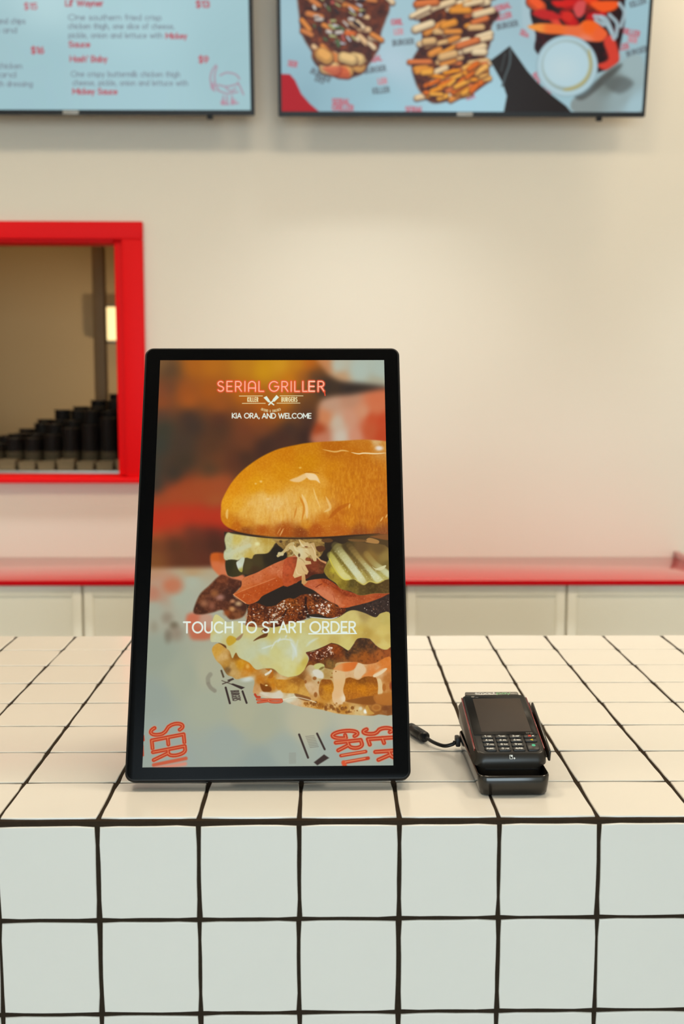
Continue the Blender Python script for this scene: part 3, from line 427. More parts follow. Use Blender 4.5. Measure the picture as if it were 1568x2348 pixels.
    A.line([(705.5,898.4),(705.5,876),(718,876)],3.2,(252,196,168),.6); A.line([(705.5,887.4),(717,887.4)],3.2,(252,196,168),.6); A.line([(705.5,898.4),(718,898.4)],3.2,(252,196,168),.6); A.line([(741,899),(742.5,908)],2.6,(240,80,48),.7)
    wh = (226,236,218); cream = (236,226,178)
    for x0,y0,x1,y1 in [(545.5,910,599,909.5),(552.5,926.7,605.5,926.3),(639,909.2,692,909),(632,926,685,925.6)]: A.line([(x0,y0),(x1,y1)],1.5,cream,.5)
    A.text('KILLER',(565,922.6),(9.6,0),(0,-9.6),1.9,cream,.5,1,.25,.44); A.text('BURGERS',(643,922.2),(9.6,0),(0,-9.6),1.9,cream,.5,1,.25,.48)
    A.poly([(601,913.4),(608.4,909.6),(616.4,921),(612.6,925)],wh,.5,False); A.line([(614,922),(624.6,929.6)],3.2,wh,.5)
    A.poly([(631,907),(637,912.6),(626.4,922.8),(622,922.4),(622,917.6)],wh,.5,False); A.line([(622.6,921),(613.6,929.6)],3.2,wh,.5)
    st = 'GROUND & SMASHED'; n = len(st)
    for i,cc in enumerate(st):
        t = math.radians(-24 + 48 * (i + .5) / n); cx, cy = 618.5 + 56*math.sin(t), 888.5 + 56*math.cos(t)
        A.text(cc,(cx-1.2*math.cos(t)-2.2*math.sin(t)*-1,cy+2.2*math.cos(t)*1+1.2*math.sin(t)),(4.6*math.cos(t),-4.6*math.sin(t)),(-5.2*math.sin(t)*1,-5.2*math.cos(t)),1.,(222,206,160),.5,.95,.1,.5)
    def fit(t, x0, x1, y0, y1, size, w, tr):
        g = sum(glyph(c)[0] for c in t); wd = ((x1 - x0) / size - tr * (len(t) - 1)) / g
        A.text(t, (x0, y0), (size, (y1 - y0) / (x1 - x0) * size), (0, -size), w, (228, 239, 228), .6, 1, tr, wd)
    fit('KIA ORA,', 529.6, 592, 960.6, 960.6, 11., 2.3, .22); fit('AND', 598.5, 629, 960.6, 960.6, 11., 2.3, .22); fit('WELCOME', 636, 710.5, 960.6, 960.4, 11., 2.3, .22)
    fit('TOUCH', 420, 532, 1453.4, 1452.6, 24., 4., .24); fit('TO', 546.5, 586.5, 1452.4, 1452.2, 24., 4., .2); fit('START', 601, 696, 1452., 1451.2, 24., 4., .2); fit('ORDER', 710, 813.5, 1451.2, 1450.4, 24., 4., .24)
    A.line([(707,1454.4),(816,1453)],2.8,(228,239,230),.5)
    return A
def menu_art():
    A = Art(-700, -470, 600, 270, 1.3, 3)
    b = A.box([(-700,-470),(600,270)], 0)
    A.blend(b, np.ones((A.h, A.w), np.float32), A.field(b[2], b[3], [(-500,-300,176,210,216),(-100,-300,178,212,218),(400,-300,174,208,214),(110,5,190,222,226),(0,100,166,200,206),(110,120,164,200,207),(300,40,176,212,218),(300,230,168,204,212),(540,150,162,198,204),(-400,150,170,204,210),(60,240,164,200,208)], 60., 1.5))  # the brightest point near the top is screen glare painted into the background
    red = (188, 104, 114); gr = (134, 146, 156)
    def ln(t, x0, x1, y, h, w, c):
        g = sum(glyph(q)[0] for q in t); tr = .22; wd = ((x1 - x0) / h - tr * (len(t) - 1)) / g
        A.text(t, (x0, y), (h, 0), (0, -h), w, c, .8, 1, tr, wd)
    ln("Lil' Wayner", 151, 236, 12, 13, 3.2, red); ln('$13', 450, 480, 14, 14, 3.6, red)
    ln('One southern fried crisp', 157, 370, 44, 12, 1.9, gr); ln('chicken thigh, one slice of cheese,', 157, 400, 64, 12, 1.9, gr); ln('pickle, onion and lettuce with', 158, 372, 85, 12, 1.9, gr)
    ln('Mickey', 381, 428, 86, 12, 3., red); ln('Sauce', 158, 206, 106, 12, 3., red)
    ln("Hash' Baby", 161, 245, 140, 13, 3., red); ln('$9', 456, 477, 141, 14, 3.6, red)
    ln('One crispy buttermilk chicken thigh', 163, 412, 174, 12, 1.9, gr); ln('cheese, pickle, onion and lettuce with', 167, 430, 194, 12, 1.9, gr); ln('Mickey Sauce', 167, 268, 214, 12, 3., red)
    ln('$15', 56, 85, 20, 14, 2.6, (196, 110, 120)); ln('$16', 72, 100, 121, 14, 3.6, red)
    for t, x0, x1, y in [('One smashed beef patty and chips', -190, 58, 53), ('melted cheese, onion and', -190, 38, 74), ('Two smashed patties, chicken', -185, 50, 156), ('pickles, mustard and', -180, 36, 176), ('burger sauce served with dressing', -178, 74, 197)]: ln(t, x0, x1, y, 12, 2., gr)
    for k, y in enumerate([-420, -300, -180, -60]):
        for x in (-640, -190, 165): ln('Smashed', x, x + 110, y, 14, 3.2, red); ln('One patty with cheese and', x, x + 240, y + 32, 12, 1.9, gr); ln('pickle, onion and lettuce', x, x + 225, y + 54, 12, 1.9, gr)
    d = (176, 128, 146)
    for p in [[(495,147),(486,160),(482,178),(486,196),(492,206)],[(497,150),(492,170),(494,190),(500,202)],[(505,170),(520,164),(540,168),(549,178)],[(500,192),(520,196),(545,190)],[(498,204),(520,212),(545,208)],[(545,186),(552,200),(558,214)],[(512,218),(510,236)],[(520,218),(521,236)],[(532,218),(532,236)],[(508,236),(524,237)],[(530,236),(546,234)],[(518,200),(530,206),(540,200)]]: A.line(p, 3.4, d, 1.6, .8, True)
    A.blob(512, 232, 6, 5, (200,120,140), .8, .6); A.blob(535, 230, 6, 5, (200,120,140), .8, .6); A.blob(488, 195, 5, 8, (190,110,134), .8, .5)
    return A

def food_art():
    A = Art(600, -470, 1560, 280, 1.4, 5)
    b = A.box([(600,-470),(1560,280)], 0); R = A.rng
    A.blend(b, np.ones((A.h, A.w), np.float32), A.field(b[2], b[3], [(660,60,164,198,208),(660,150,150,186,198),(700,230,140,176,188),(760,250,150,186,198),(880,240,160,202,216),(920,60,164,198,208),(950,100,172,200,208),(900,140,186,208,220),(860,200,148,186,196),(1180,40,160,190,198),(1150,90,164,196,206),(1130,240,170,210,222),(1060,240,168,210,224),(1450,30,160,196,206),(1430,220,150,170,172),(1330,245,160,196,206),(1000,-250,170,200,208),(1400,-250,166,198,206),(700,-250,164,196,206)], 40., 1.5))
    z7 = lambda q: Z(630,0,.287,q); z8 = lambda q: Z(1060,0,.287,q)
    ink = (96,104,110); rd = (206,84,96)
    def mark(x, y, a=0., s=13., c=rd, t='SERIAL'):
        ca, sa = math.cos(a), math.sin(a); A.text(t, (x, y), (s*.9*ca, s*.9*sa), (s*sa, -s*ca), 3., c, 1., .75, .25, .8)
    for x, y, a, c, t in [(898,56,-.05,rd,'GRIL'),(905,78,-.05,(220,130,136),'LER'),(902,104,-.1,ink,'BURGER'),(660,150,.2,rd,'SER'),(852,142,-.2,rd,'RIAL'),(868,192,-.1,(220,120,128),'LER'),(838,168,-.15,ink,'BURGER'),(856,214,-.1,ink,'KILLER'),(762,238,.02,rd,'SERIAL'),(762,252,.02,rd,'GRILLER'),(930,256,0,rd,'SERIAL'),(1135,26,-.3,rd,'SERIAL'),(1138,46,-.25,rd,'RILLER'),(1142,66,-.2,ink,'BURGER'),(1192,76,.4,rd,'SER'),(1222,170,.9,rd,'RIAL'),(1242,205,.9,rd,'LER'),(1430,74,.2,rd,'RILLER'),(1440,92,.2,(220,120,128),'SER'),(1424,112,-.2,rd,'LER'),(1448,14,-.3,ink,'KILLER'),(1440,128,-.3,ink,'BURGER'),(1408,234,-.15,(200,120,140),'SERIAL'),(1412,252,-.1,(200,120,140),'GRILLER'),(712,166,.5,ink,'BURGER'),(722,184,.4,ink,'ERS'),(1070,228,-.3,(200,110,130),'SER'),(1050,226,-.3,ink,'KILL')]: mark(x, y, a, 12., c, t)
    A.poly(z7([(0,590),(120,595),(160,640),(210,750),(280,830),(350,890),(300,960),(0,960)]), (178,8,24), 2.5, False)
    def fries(pts, n, ang, spread, cols, l0, l1, w0, w1):
        p = np.array(pts); lo, hi = p.min(0), p.max(0); k = t_ = 0
        while k < n and t_ < n*10:
            t_ += 1; x, y = lo + (hi-lo)*R.random(2); ins = False
            for (ax, ay), (bx, by) in zip(p, np.roll(p, -1, 0)):
                if (ay > y) != (by > y) and x < (bx-ax)*(y-ay)/(by-ay)+ax: ins = not ins
            if not ins: continue
            a = ang + (R.random()-.5)*spread; L = l0+(l1-l0)*R.random(); w = w0+(w1-w0)*R.random(); c = cols[int(R.integers(len(cols)))]
            dx, dy = math.cos(a)*L/2, math.sin(a)*L/2
            A.line([(x-dx, y-dy+2.5), (x+dx, y+dy+2.5)], w*1.15, (70,30,22), 2.5, .7); A.line([(x-dx, y-dy), (x+dx, y+dy)], w, tuple(v*.82 for v in c), 1.5); A.line([(x-dx*.9, y-dy*.9-w*.12), (x+dx*.9, y+dy*.9-w*.12)], w*.6, c, 2.); k += 1
    fl = z7([(200,-600),(920,-600),(925,0),(890,150),(850,260),(840,370),(780,470),(690,590),(560,620),(460,590),(330,520),(300,420),(230,300),(200,150)])
    A.poly(fl, (96,48,34), 4, tex=(14,.7,(30,20,24),(190,90,40)))
    fries(fl, 74, .5, .9, [(232,190,140),(236,206,164),(226,140,64),(220,110,50),(214,130,70)], 14, 34, 9, 15)
    fries(z7([(320,-600),(760,-600),(720,100),(640,330),(460,380),(300,200)]), 110, .6, 1.6, [(206,196,186),(176,178,120),(90,110,70),(214,206,196),(60,44,44),(190,90,80),(200,206,214)], 4, 14, 4, 9)
    fries(z7([(330,430),(560,440),(720,430),(690,560),(560,600),(400,560)]), 10, .3, .6, [(234,170,90),(236,196,130),(228,140,70)], 12, 22, 22, 30)
    A.poly(z7([(380,540),(560,530),(600,620),(480,610)]), (190,50,34), 5, alpha=.6)
    fm = z7([(1140,-600),(1130,0),(1180,300),(1095,490),(1120,640),(1170,740),(1260,820),(1400,800),(1568,750)]) + z8([(0,745),(150,690),(200,600),(180,470),(225,340),(235,200),(300,100),(215,0),(215,-600)])
    A.poly(fm, (74,34,26), 4, tex=(12,.7,(28,20,26),(180,90,30)))
    fries(fm, 96, -.25, .5, [(236,206,160),(240,214,170),(230,146,60),(234,150,50),(222,120,60),(226,180,120)], 18, 52, 10, 17)
    fries(z7([(1180,560),(1568,560),(1568,760),(1260,810)]) , 24, -.3, 1., [(240,150,30),(244,170,60),(226,110,20)], 16, 40, 8, 13)
    fries(z8([(0,480),(190,560),(190,680),(0,740)]), 14, -.4, 1., [(240,150,40),(244,180,90),(226,110,20)], 14, 34, 9, 15)
    A.poly(z8([(480,-600),(620,-600),(615,0),(590,50),(545,80),(560,160),(600,260),(600,380),(560,300),(510,240),(480,120)]), (170,196,204), 3)
    wg = z8([(545,85),(620,0),(640,-600),(1262,-600),(1300,60),(1295,200),(1250,420),(1240,490),(1090,570),(900,560),(600,420),(590,270)])
    A.poly(wg, (40,22,24), 3, tex=(14,.6,(20,14,20),(110,20,24)))
    fries(z8([(560,60),(640,-400),(1250,-400),(1260,60),(1000,160),(700,170)]), 26, .3, 1.6, [(220,40,24),(236,60,20),(200,24,26),(244,90,40),(226,70,50)], 16, 36, 18, 30)
    for p, c in [([(720,0),(890,0),(860,40),(760,50)],(214,30,24)),([(890,60),(930,0),(990,10),(970,110),(920,130)],(216,80,80)),([(1030,10),(1250,0),(1220,70),(1110,85)],(246,90,30)),([(560,100),(650,65),(780,110),(800,140),(660,150)],(196,34,34)),([(800,110),(840,80),(890,110),(870,165),(810,150)],(214,40,30))]: A.poly(z8(p), c, 4)
    A.poly(z8([(525,205),(600,182),(700,180),(800,192),(920,195),(980,155),(1060,160),(1110,200),(1165,260),(1120,320),(1020,322),(930,305),(800,270),(680,262),(590,240)]), [(1225,60,246,150,60),(1270,62,240,110,40),(1320,66,236,110,60),(1350,60,246,100,24),(1375,75,240,100,50),(1340,90,236,130,100)], 3)
    A.poly(z8([(1130,320),(1200,270),(1250,400),(1245,490),(1150,550),(1080,510),(1170,460)]), (216,64,48), 4)
    for p in [[(1060,120),(1150,140),(1200,250)],[(1110,130),(1180,220),(1215,300)],[(1180,110),(1240,180),(1230,280)],[(1260,20),(1300,90),(1270,200)],[(1070,150),(1130,190)]]: A.line(z8(p), 9, (170,196,204), 2.5, .9, True)
    A.poly(z8([(225,480),(300,425),(380,362),(450,460),(520,560),(600,650),(700,740),(830,840),(880,900),(330,900),(357,760),(320,650)]), (38,30,27), 2., False)
    A.line(z8([(385,390),(380,500),(345,600),(320,680)]), 5, (84,96,98), 1.6, .9, True); A.line(z8([(345,420),(325,500),(310,560)]), 4, (70,76,76), 1.6, .8, True)
    A.poly(z8([(880,790),(1000,740),(1110,600),(1240,500),(1430,440),(1440,860),(1200,880),(900,890)]), [(1340,236,138,150,148),(1400,190,120,130,126),(1420,215,150,170,172),(1450,150,158,180,182),(1460,240,166,196,204)], 4)
    A.poly(z8([(900,750),(1050,650),(1240,510),(1270,530),(1100,690),(960,790)]), (60,58,54), 5, alpha=.6); A.poly(z8([(1120,640),(1280,600),(1370,660),(1250,740)]), (92,98,96), 7, alpha=.7)
    cx, cy = z8([(838,520)])[0]
    A.blob(cx, cy, 71, 71, (150,178,186), .04); A.blob(cx, cy, 68, 68, (178,206,214), .05); A.blob(cx+1, cy-1, 59, 58, (158,176,170), .04); A.poly([(cx+50,cy-40),(cx+58,cy),(cx+42,cy+38),(cx+10,cy+56),(cx-10,cy+54),(cx+20,cy+40),(cx+44,cy+5)], (176,170,120), 3); A.blob(cx-2, cy-4, 53, 52, (184,212,220), .08); A.blob(cx-10, cy+5, 30, 26, (194,216,220), .8, .7)
    return A
# ---------------------------------------------------------------- materials
def lin(c):
    return tuple(((v / 255.) / 12.92 if v / 255. <= .04045 else ((v / 255. + .055) / 1.055) ** 2.4) for v in c)

def mat(name, rgb, rough=.5, metal=0., coat=0., bump=0., bscale=60., var=0., vscale=8., spec=.5, emit=None, estr=0., coat_r=.05):
    m = bpy.data.materials.new(name); m.use_nodes = True; nt = m.node_tree; b = nt.nodes['Principled BSDF']
    col = lin(rgb) + (1,)
    b.inputs['Base Color'].default_value = col; b.inputs['Roughness'].default_value = rough; b.inputs['Metallic'].default_value = metal
    b.inputs['Specular IOR Level'].default_value = spec; b.inputs['Coat Weight'].default_value = coat; b.inputs['Coat Roughness'].default_value = coat_r
    if emit: b.inputs['Emission Color'].default_value = lin(emit) + (1,); b.inputs['Emission Strength'].default_value = estr
    tc = nt.nodes.new('ShaderNodeTexCoord')
    if var > 0:
        n = nt.nodes.new('ShaderNodeTexNoise'); n.inputs['Scale'].default_value = vscale; n.inputs['Detail'].default_value = 3
        mx = nt.nodes.new('ShaderNodeMix'); mx.data_type = 'RGBA'; mx.inputs[6].default_value = col; mx.inputs[7].default_value = tuple(v * (1 - var) for v in col[:3]) + (1,)
        nt.links.new(tc.outputs['Object'], n.inputs['Vector']); nt.links.new(n.outputs['Fac'], mx.inputs[0]); nt.links.new(mx.outputs[2], b.inputs['Base Color'])
    if bump > 0:
        n = nt.nodes.new('ShaderNodeTexNoise'); n.inputs['Scale'].default_value = bscale; n.inputs['Detail'].default_value = 2
        bp = nt.nodes.new('ShaderNodeBump'); bp.inputs['Strength'].default_value = bump; bp.inputs['Distance'].default_value = .001
        nt.links.new(tc.outputs['Object'], n.inputs['Vector']); nt.links.new(n.outputs['Fac'], bp.inputs['Height']); nt.links.new(bp.outputs['Normal'], b.inputs['Normal'])
    return m

MT = {
 'wall': mat('cream wall paint', (224, 215, 199), .55, bump=.08, bscale=220, var=.03, vscale=2),
 'ceiling': mat('white ceiling paint', (238, 234, 226), .8),
 'floor': mat('grey vinyl floor', (150, 146, 140), .5, var=.15, vscale=3),
 'red': mat('red satin paint', (222, 10, 16), .5, spec=.12),
 'edge': mat('deep red edge band', (196, 0, 14), .6, spec=.08),
 'redtop': mat('red laminate', (172, 5, 13), .1, coat=.6, coat_r=.05, bump=.01, bscale=40),
 'tile': mat('white glazed ceramic', (240, 236, 228), .24, coat=.35, coat_r=.06, bump=.10, bscale=28, var=.025, vscale=14),
 'grout': mat('dark grey grout', (56, 46, 36), .9, spec=.08, bump=.5, bscale=700, var=.3, vscale=160),
 'joinery': mat('cream cabinet paint', (246, 240, 222), .4),
 'black': mat('satin black plastic', (8, 8, 11), .42, spec=.3),
 'bezel': mat('black screen glass', (3, 3, 4), .3, spec=.06),
 'gloss': mat('glossy black plastic', (34, 30, 25), .14, spec=.5, bump=.015, bscale=90),
 'terminal': mat('semi gloss black plastic', (40, 35, 30), .32, spec=.35),
 'matte': mat('matte black plastic', (24, 22, 21), .5, bump=.1, bscale=900),
 'key': mat('black rubber key', (26, 24, 23), .42, spec=.5),
 'lcd': mat('dim grey display', (78, 68, 61), .55, spec=.12),
 'darkglass': mat('dark front glass', (15, 13, 12), .3, spec=.2),
 'redlens': mat('translucent red plastic', (120, 5, 10), .25, coat=.3),
 'silver': mat('grey badge print', (150, 150, 146), .4),
 'white': mat('white print', (238, 236, 230), .6), 'green': mat('green print', (70, 190, 150), .6), 'pgreen': mat('pale green print', (150, 200, 150), .6),
 'yellow': mat('yellow print', (240, 214, 30), .6), 'redprint': mat('red print', (235, 60, 30), .6), 'greyprint': mat('grey print', (130, 124, 116), .6),
 'cover': mat('grey glossy cover', (112, 106, 98), .25, coat=.5),
 'cable': mat('black cable rubber', (14, 14, 15), .38), 'cup': mat('black paper cup', (40, 35, 31), .45), 'kraft': mat('kraft board', (128, 110, 78), .75),
 'kraftcup': mat('brown paper cup', (112, 98, 72), .6),
 'steel': mat('brushed steel', (168, 164, 158), .35, metal=.9), 'kitchen': mat('beige kitchen paint', (176, 150, 108), .6), 'brownpost': mat('brown post paint', (146, 112, 68), .6),
 'lampglow': mat('lit lamp diffuser', (255, 236, 190), .5, emit=(255, 226, 160), estr=1.0), 'downglow': mat('lit downlight lens', (255, 240, 215), .5, emit=(255, 230, 190), estr=2.0),
}

def screen_mat(name, art, strength, rough=.22):
    h, w = art.shape[:2]
    im = bpy.data.images.new(name, w, h, alpha=False, float_buffer=False); px = np.ones((h, w, 4), np.float32); px[..., :3] = np.clip(art[::-1], 0, 1)
    im.pixels.foreach_set(px.ravel()); im.update(); im.pack()
    m = bpy.data.materials.new(name); m.use_nodes = True; nt = m.node_tree; b = nt.nodes['Principled BSDF']
    t = nt.nodes.new('ShaderNodeTexImage'); t.image = im; t.interpolation = 'Cubic'; t.extension = 'EXTEND'
    b.inputs['Base Color'].default_value = (.002, .002, .0025, 1); b.inputs['Roughness'].default_value = rough; b.inputs['Specular IOR Level'].default_value = .06
    nt.links.new(t.outputs['Color'], b.inputs['Emission Color']); b.inputs['Emission Strength'].default_value = strength
    return m

def homography(src, dst):
    A = []; B = []
    for (x, y), (u, v) in zip(src, dst):
        A += [[x, y, 1, 0, 0, 0, -u * x, -u * y], [0, 0, 0, x, y, 1, -v * x, -v * y]]; B += [u, v]
    return np.append(np.linalg.solve(np.array(A, float), np.array(B, float)), 1).reshape(3, 3)

def flat_art(A, corners, w, h):
    """artwork squared up onto a w x h panel; corners = TL, TR, BR, BL in artwork units"""
    Hm = homography([(0, 0), (w, 0), (w, h), (0, h)], corners)
    X, Y = np.meshgrid(np.arange(w) + .5, np.arange(h) + .5)
    D = Hm[2, 0] * X + Hm[2, 1] * Y + Hm[2, 2]
    U = ((Hm[0, 0] * X + Hm[0, 1] * Y + Hm[0, 2]) / D - A.x0) * A.s - .5; V = ((Hm[1, 0] * X + Hm[1, 1] * Y + Hm[1, 2]) / D - A.y0) * A.s - .5
    U = np.clip(U, 0, A.w - 1.001); V = np.clip(V, 0, A.h - 1.001); iu = U.astype(int); iv = V.astype(int); fu = (U - iu)[..., None].astype(np.float32); fv = (V - iv)[..., None].astype(np.float32)
    a = A.a
    return (a[iv, iu] * (1 - fu) + a[iv, iu + 1] * fu) * (1 - fv) + (a[iv + 1, iu] * (1 - fu) + a[iv + 1, iu + 1] * fu) * fv

# ---------------------------------------------------------------- building helpers
def tag(o, label=None, cat=None, group=None, kind=None):
    for k, v in (('label', label), ('category', cat), ('group', group), ('kind', kind)):
        if v: o[k] = v
    return o

def empty(name, loc=(0, 0, 0), M=None, **kw):
    o = bpy.data.objects.new(name, None); C.objects.link(o); o.empty_display_size = .05
    if M is not None: o.matrix_world = M
    else: o.location = loc
    return tag(o, **kw)

def obj(name, me, m=None, parent=None, M=None):
    """link a mesh (a bmesh becomes one); M = matrix in the parent's space"""
    if isinstance(me, bmesh.types.BMesh):
        bmesh.ops.recalc_face_normals(me, faces=me.faces[:])
        d = bpy.data.meshes.new(name); me.to_mesh(d); me.free(); me = d
    if m is not None and not me.materials: me.materials.append(m)
    o = bpy.data.objects.new(name, me); C.objects.link(o)
    if parent: o.parent = parent
    if M is not None: o.matrix_local = M
    return o

def smooth(o, ang=35):
    o.data.polygons.foreach_set('use_smooth', [True] * len(o.data.polygons))
    o.data.update()
    md = o.modifiers.new('edge', 'EDGE_SPLIT'); md.split_angle = math.radians(ang)
    return o

def box(bm, x0, x1, y0, y1, z0, z1, bev=0., seg=2):
    v = [bm.verts.new(p) for p in ((x0, y0, z0), (x1, y0, z0), (x1, y1, z0), (x0, y1, z0), (x0, y0, z1), (x1, y0, z1), (x1, y1, z1), (x0, y1, z1))]
    f = [bm.faces.new([v[i] for i in q]) for q in ((0, 3, 2, 1), (4, 5, 6, 7), (0, 1, 5, 4), (1, 2, 6, 5), (2, 3, 7, 6), (3, 0, 4, 7))]
    if bev > 0:
        bmesh.ops.bevel(bm, geom=list({e for q in f for e in q.edges}), offset=bev, segments=seg, affect='EDGES', profile=.5)
    return bm

def boxo(name, dims, m, parent=None, bev=0., M=None, seg=2):
    o = obj(name, box(bmesh.new(), *dims, bev=bev, seg=seg), m, parent, M)
    return smooth(o) if bev > 0 else o

def rrect(x0, x1, y0, y1, r, n=6):
    """rounded outline; r = one radius or four (BL, BR, TR, TL)"""
    r = [r] * 4 if not isinstance(r, (tuple, list)) else r; out = []
    for (cx, cy, a), q in zip(((x0 + r[0], y0 + r[0], 180), (x1 - r[1], y0 + r[1], 270), (x1 - r[2], y1 - r[2], 0), (x0 + r[3], y1 - r[3], 90)), r):
        for k in range(n + 1):
            t = math.radians(a + 90 * k / n); out.append((cx + q * math.cos(t), cy + q * math.sin(t)))
    return out

def loft(rings, cap0=True, cap1=True):
    bm = bmesh.new(); vs = [[bm.verts.new(p) for p in r] for r in rings]; n = len(vs[0])
    for a, b in zip(vs, vs[1:]):
        for i in range(n):
            bm.faces.new((a[i], a[(i + 1) % n], b[(i + 1) % n], b[i]))
    if cap0: bm.faces.new(vs[0][::-1])
    if cap1: bm.faces.new(vs[-1])
    return bm

def tube(pts, rad, n=10, closed_ends=True):
    p = smooth_open(pts2 := [tuple(q) for q in pts], 6) if len(pts) > 2 else np.array(pts, float)
    rings = []; up = Vector((0, 0, 1))
    for i in range(len(p)):
        t = Vector(p[min(i + 1, len(p) - 1)]) - Vector(p[max(i - 1, 0)]); t.normalize()
        a = t.cross(up) if abs(t.dot(up)) < .95 else t.cross(Vector((1, 0, 0))); a.normalize(); b = t.cross(a)
        rr = rad[i] if isinstance(rad, (list, tuple)) else rad
        rings.append([tuple(Vector(p[i]) + rr * (math.cos(2 * math.pi * k / n) * a + math.sin(2 * math.pi * k / n) * b)) for k in range(n)])
    return loft(rings)

def ribbon_text(s, x0, y0, size, w, z, wide=1., tr=.2, t=.00008, xw=None):
    """raised print: stroke letters as thin flat ribbons on the plane z; xw = fit this width"""
    if xw: wide = (xw / size - tr * (len(s) - 1)) / max(sum(glyph(c)[0] for c in s), .01)
    bm = bmesh.new(); x = 0.
    for ch in s:
        adv, st = glyph(ch)
        for line in st:
            pl = [Vector((x0 + (x + px * wide) * size, y0 + py * size, z)) for px, py in (line if len(line) < 9 else line[::2] + ([line[-1]] if len(line) % 2 == 0 else []))]
            for a, b in zip(pl, pl[1:]):
                d = b - a
                if d.length < 1e-7: continue
                d.normalize(); nn = Vector((-d.y, d.x, 0)) * w / 2; e = d * w * .35; u = Vector((0, 0, t))
                q = [a - e - nn, b + e - nn, b + e + nn, a - e + nn]
                lo = [bm.verts.new(v) for v in q]; hi = [bm.verts.new(v + u) for v in q]
                bm.faces.new(hi)
                for k in range(4): bm.faces.new((lo[k], lo[(k + 1) % 4], hi[(k + 1) % 4], hi[k]))
        x += adv * wide + tr
    return bm

def disc(bm, x, y, z, rx, ry, t, n=16):
    a = [bm.verts.new((x + rx * math.cos(2 * math.pi * k / n), y + ry * math.sin(2 * math.pi * k / n), z)) for k in range(n)]
    b = [bm.verts.new((v.co.x, v.co.y, z + t)) for v in a]; bm.faces.new(b)
    for k in range(n): bm.faces.new((a[k], a[(k + 1) % n], b[(k + 1) % n], b[k]))
    return bm

def frame(r, u, n, o):
    Q = Matrix.Identity(4)
    for i in range(3): Q[i][0] = r[i]; Q[i][1] = u[i]; Q[i][2] = n[i]; Q[i][3] = o[i]
    return Q
random.seed(4)

# ---------------------------------------------------------------- the room
YW = 2.90                                                            # serving-area face of the menu wall
WX0, WX1, WZ0, WZ1 = -1.70, -0.483, H + .092, H + .915               # hatch opening
X0, X1, YF, CE = -3.4, 3.6, -8.5, 3.45
boxo('floor', (X0 - .1, X1 + .1, YF - .1, 6.2, -.1, 0), MT['floor'])['kind'] = 'structure'
boxo('ceiling', (X0 - .1, X1 + .1, YF - .1, 6.2, CE, CE + .1), MT['ceiling'])['kind'] = 'structure'
boxo('wall_left', (X0 - .1, X0, YF, 6.1, 0, CE), MT['wall'])['kind'] = 'structure'
boxo('wall_right', (X1, X1 + .1, YF, 6.1, 0, CE), MT['wall'])['kind'] = 'structure'
bm = bmesh.new()
ox0, ox1, oz0, oz1 = WX0 - .02, WX1 + .02, WZ0 - .01, WZ1 + .02
for d in ((X0, ox0, YW, YW + .12, 0, CE), (ox1, X1, YW, YW + .12, 0, CE), (ox0, ox1, YW, YW + .12, 0, oz0), (ox0, ox1, YW, YW + .12, oz1, CE)): box(bm, *d)
obj('wall_back', bm, MT['wall'])['kind'] = 'structure'
# shopfront wall with its wide window, behind the photographer
bm = bmesh.new()
for d in ((X0, -2.4, YF - .1, YF, 0, CE), (3.0, X1, YF - .1, YF, 0, CE), (-2.4, 3.0, YF - .1, YF, 0, .4), (-2.4, 3.0, YF - .1, YF, 2.9, CE)): box(bm, *d)
obj('wall_front', bm, MT['wall'])['kind'] = 'structure'
w2 = empty('window_2', (.3, YF, .4), kind='structure')
for x in (-2.7, -.9, .9, 2.66): boxo('mullion', (x, x + .05, -.08, -.02, 0, 2.5), MT['black'], w2, .004)
for z in (0, 2.45): boxo('rail', (-2.7, 2.7, -.079, -.021, z, z + .05), MT['black'], w2, .004)
# kitchen beyond the hatch
boxo('wall_kitchen', (X0, .9, 5.2, 5.3, 0, CE), MT['kitchen'])['kind'] = 'structure'
boxo('wall_kitchen_right', (.9, 1.0, YW + .12, 5.3, 0, CE), MT['kitchen'])['kind'] = 'structure'
tag(boxo('kitchen_post', (-.893, -.838, 4.36, 4.42, 0, CE), MT['brownpost'], bev=.003), kind='structure')

# red hatch frame
wf = empty('window_1', (0, YW, WZ0), kind='structure')
def fb(name, x0, x1, y0, y1, z0, z1, b=.003): return boxo(name, (x0, x1, y0, y1, z0 - WZ0, z1 - WZ0), MT['red'], wf, b)
fb('frame_board', WX0 - .075, WX1 + .073, -.022, -.0005, WZ1, WZ1 + .060)          # head
fb('frame_board', WX1, WX1 + .073, -.022, -.0005, WZ0 - .002, WZ1 - .0005)         # right jamb
fb('frame_board', WX0 - .075, WX0, -.022, -.0005, WZ0 - .002, WZ1 - .0005)         # left jamb
fb('lining', WX1 - .030, WX1 + .018, .002, .118, WZ0 + .001, WZ1 + .016); fb('lining', WX0 - .018, WX0 + .030, .002, .118, WZ0 + .001, WZ1 + .016)
fb('lining', WX0 + .031, WX1 - .031, .002, .118, WZ1 - .010, WZ1 + .016)
fb('sill', WX0 - .075, WX1 + .073, -.045, .150, WZ0 - .022, WZ0 - .003)
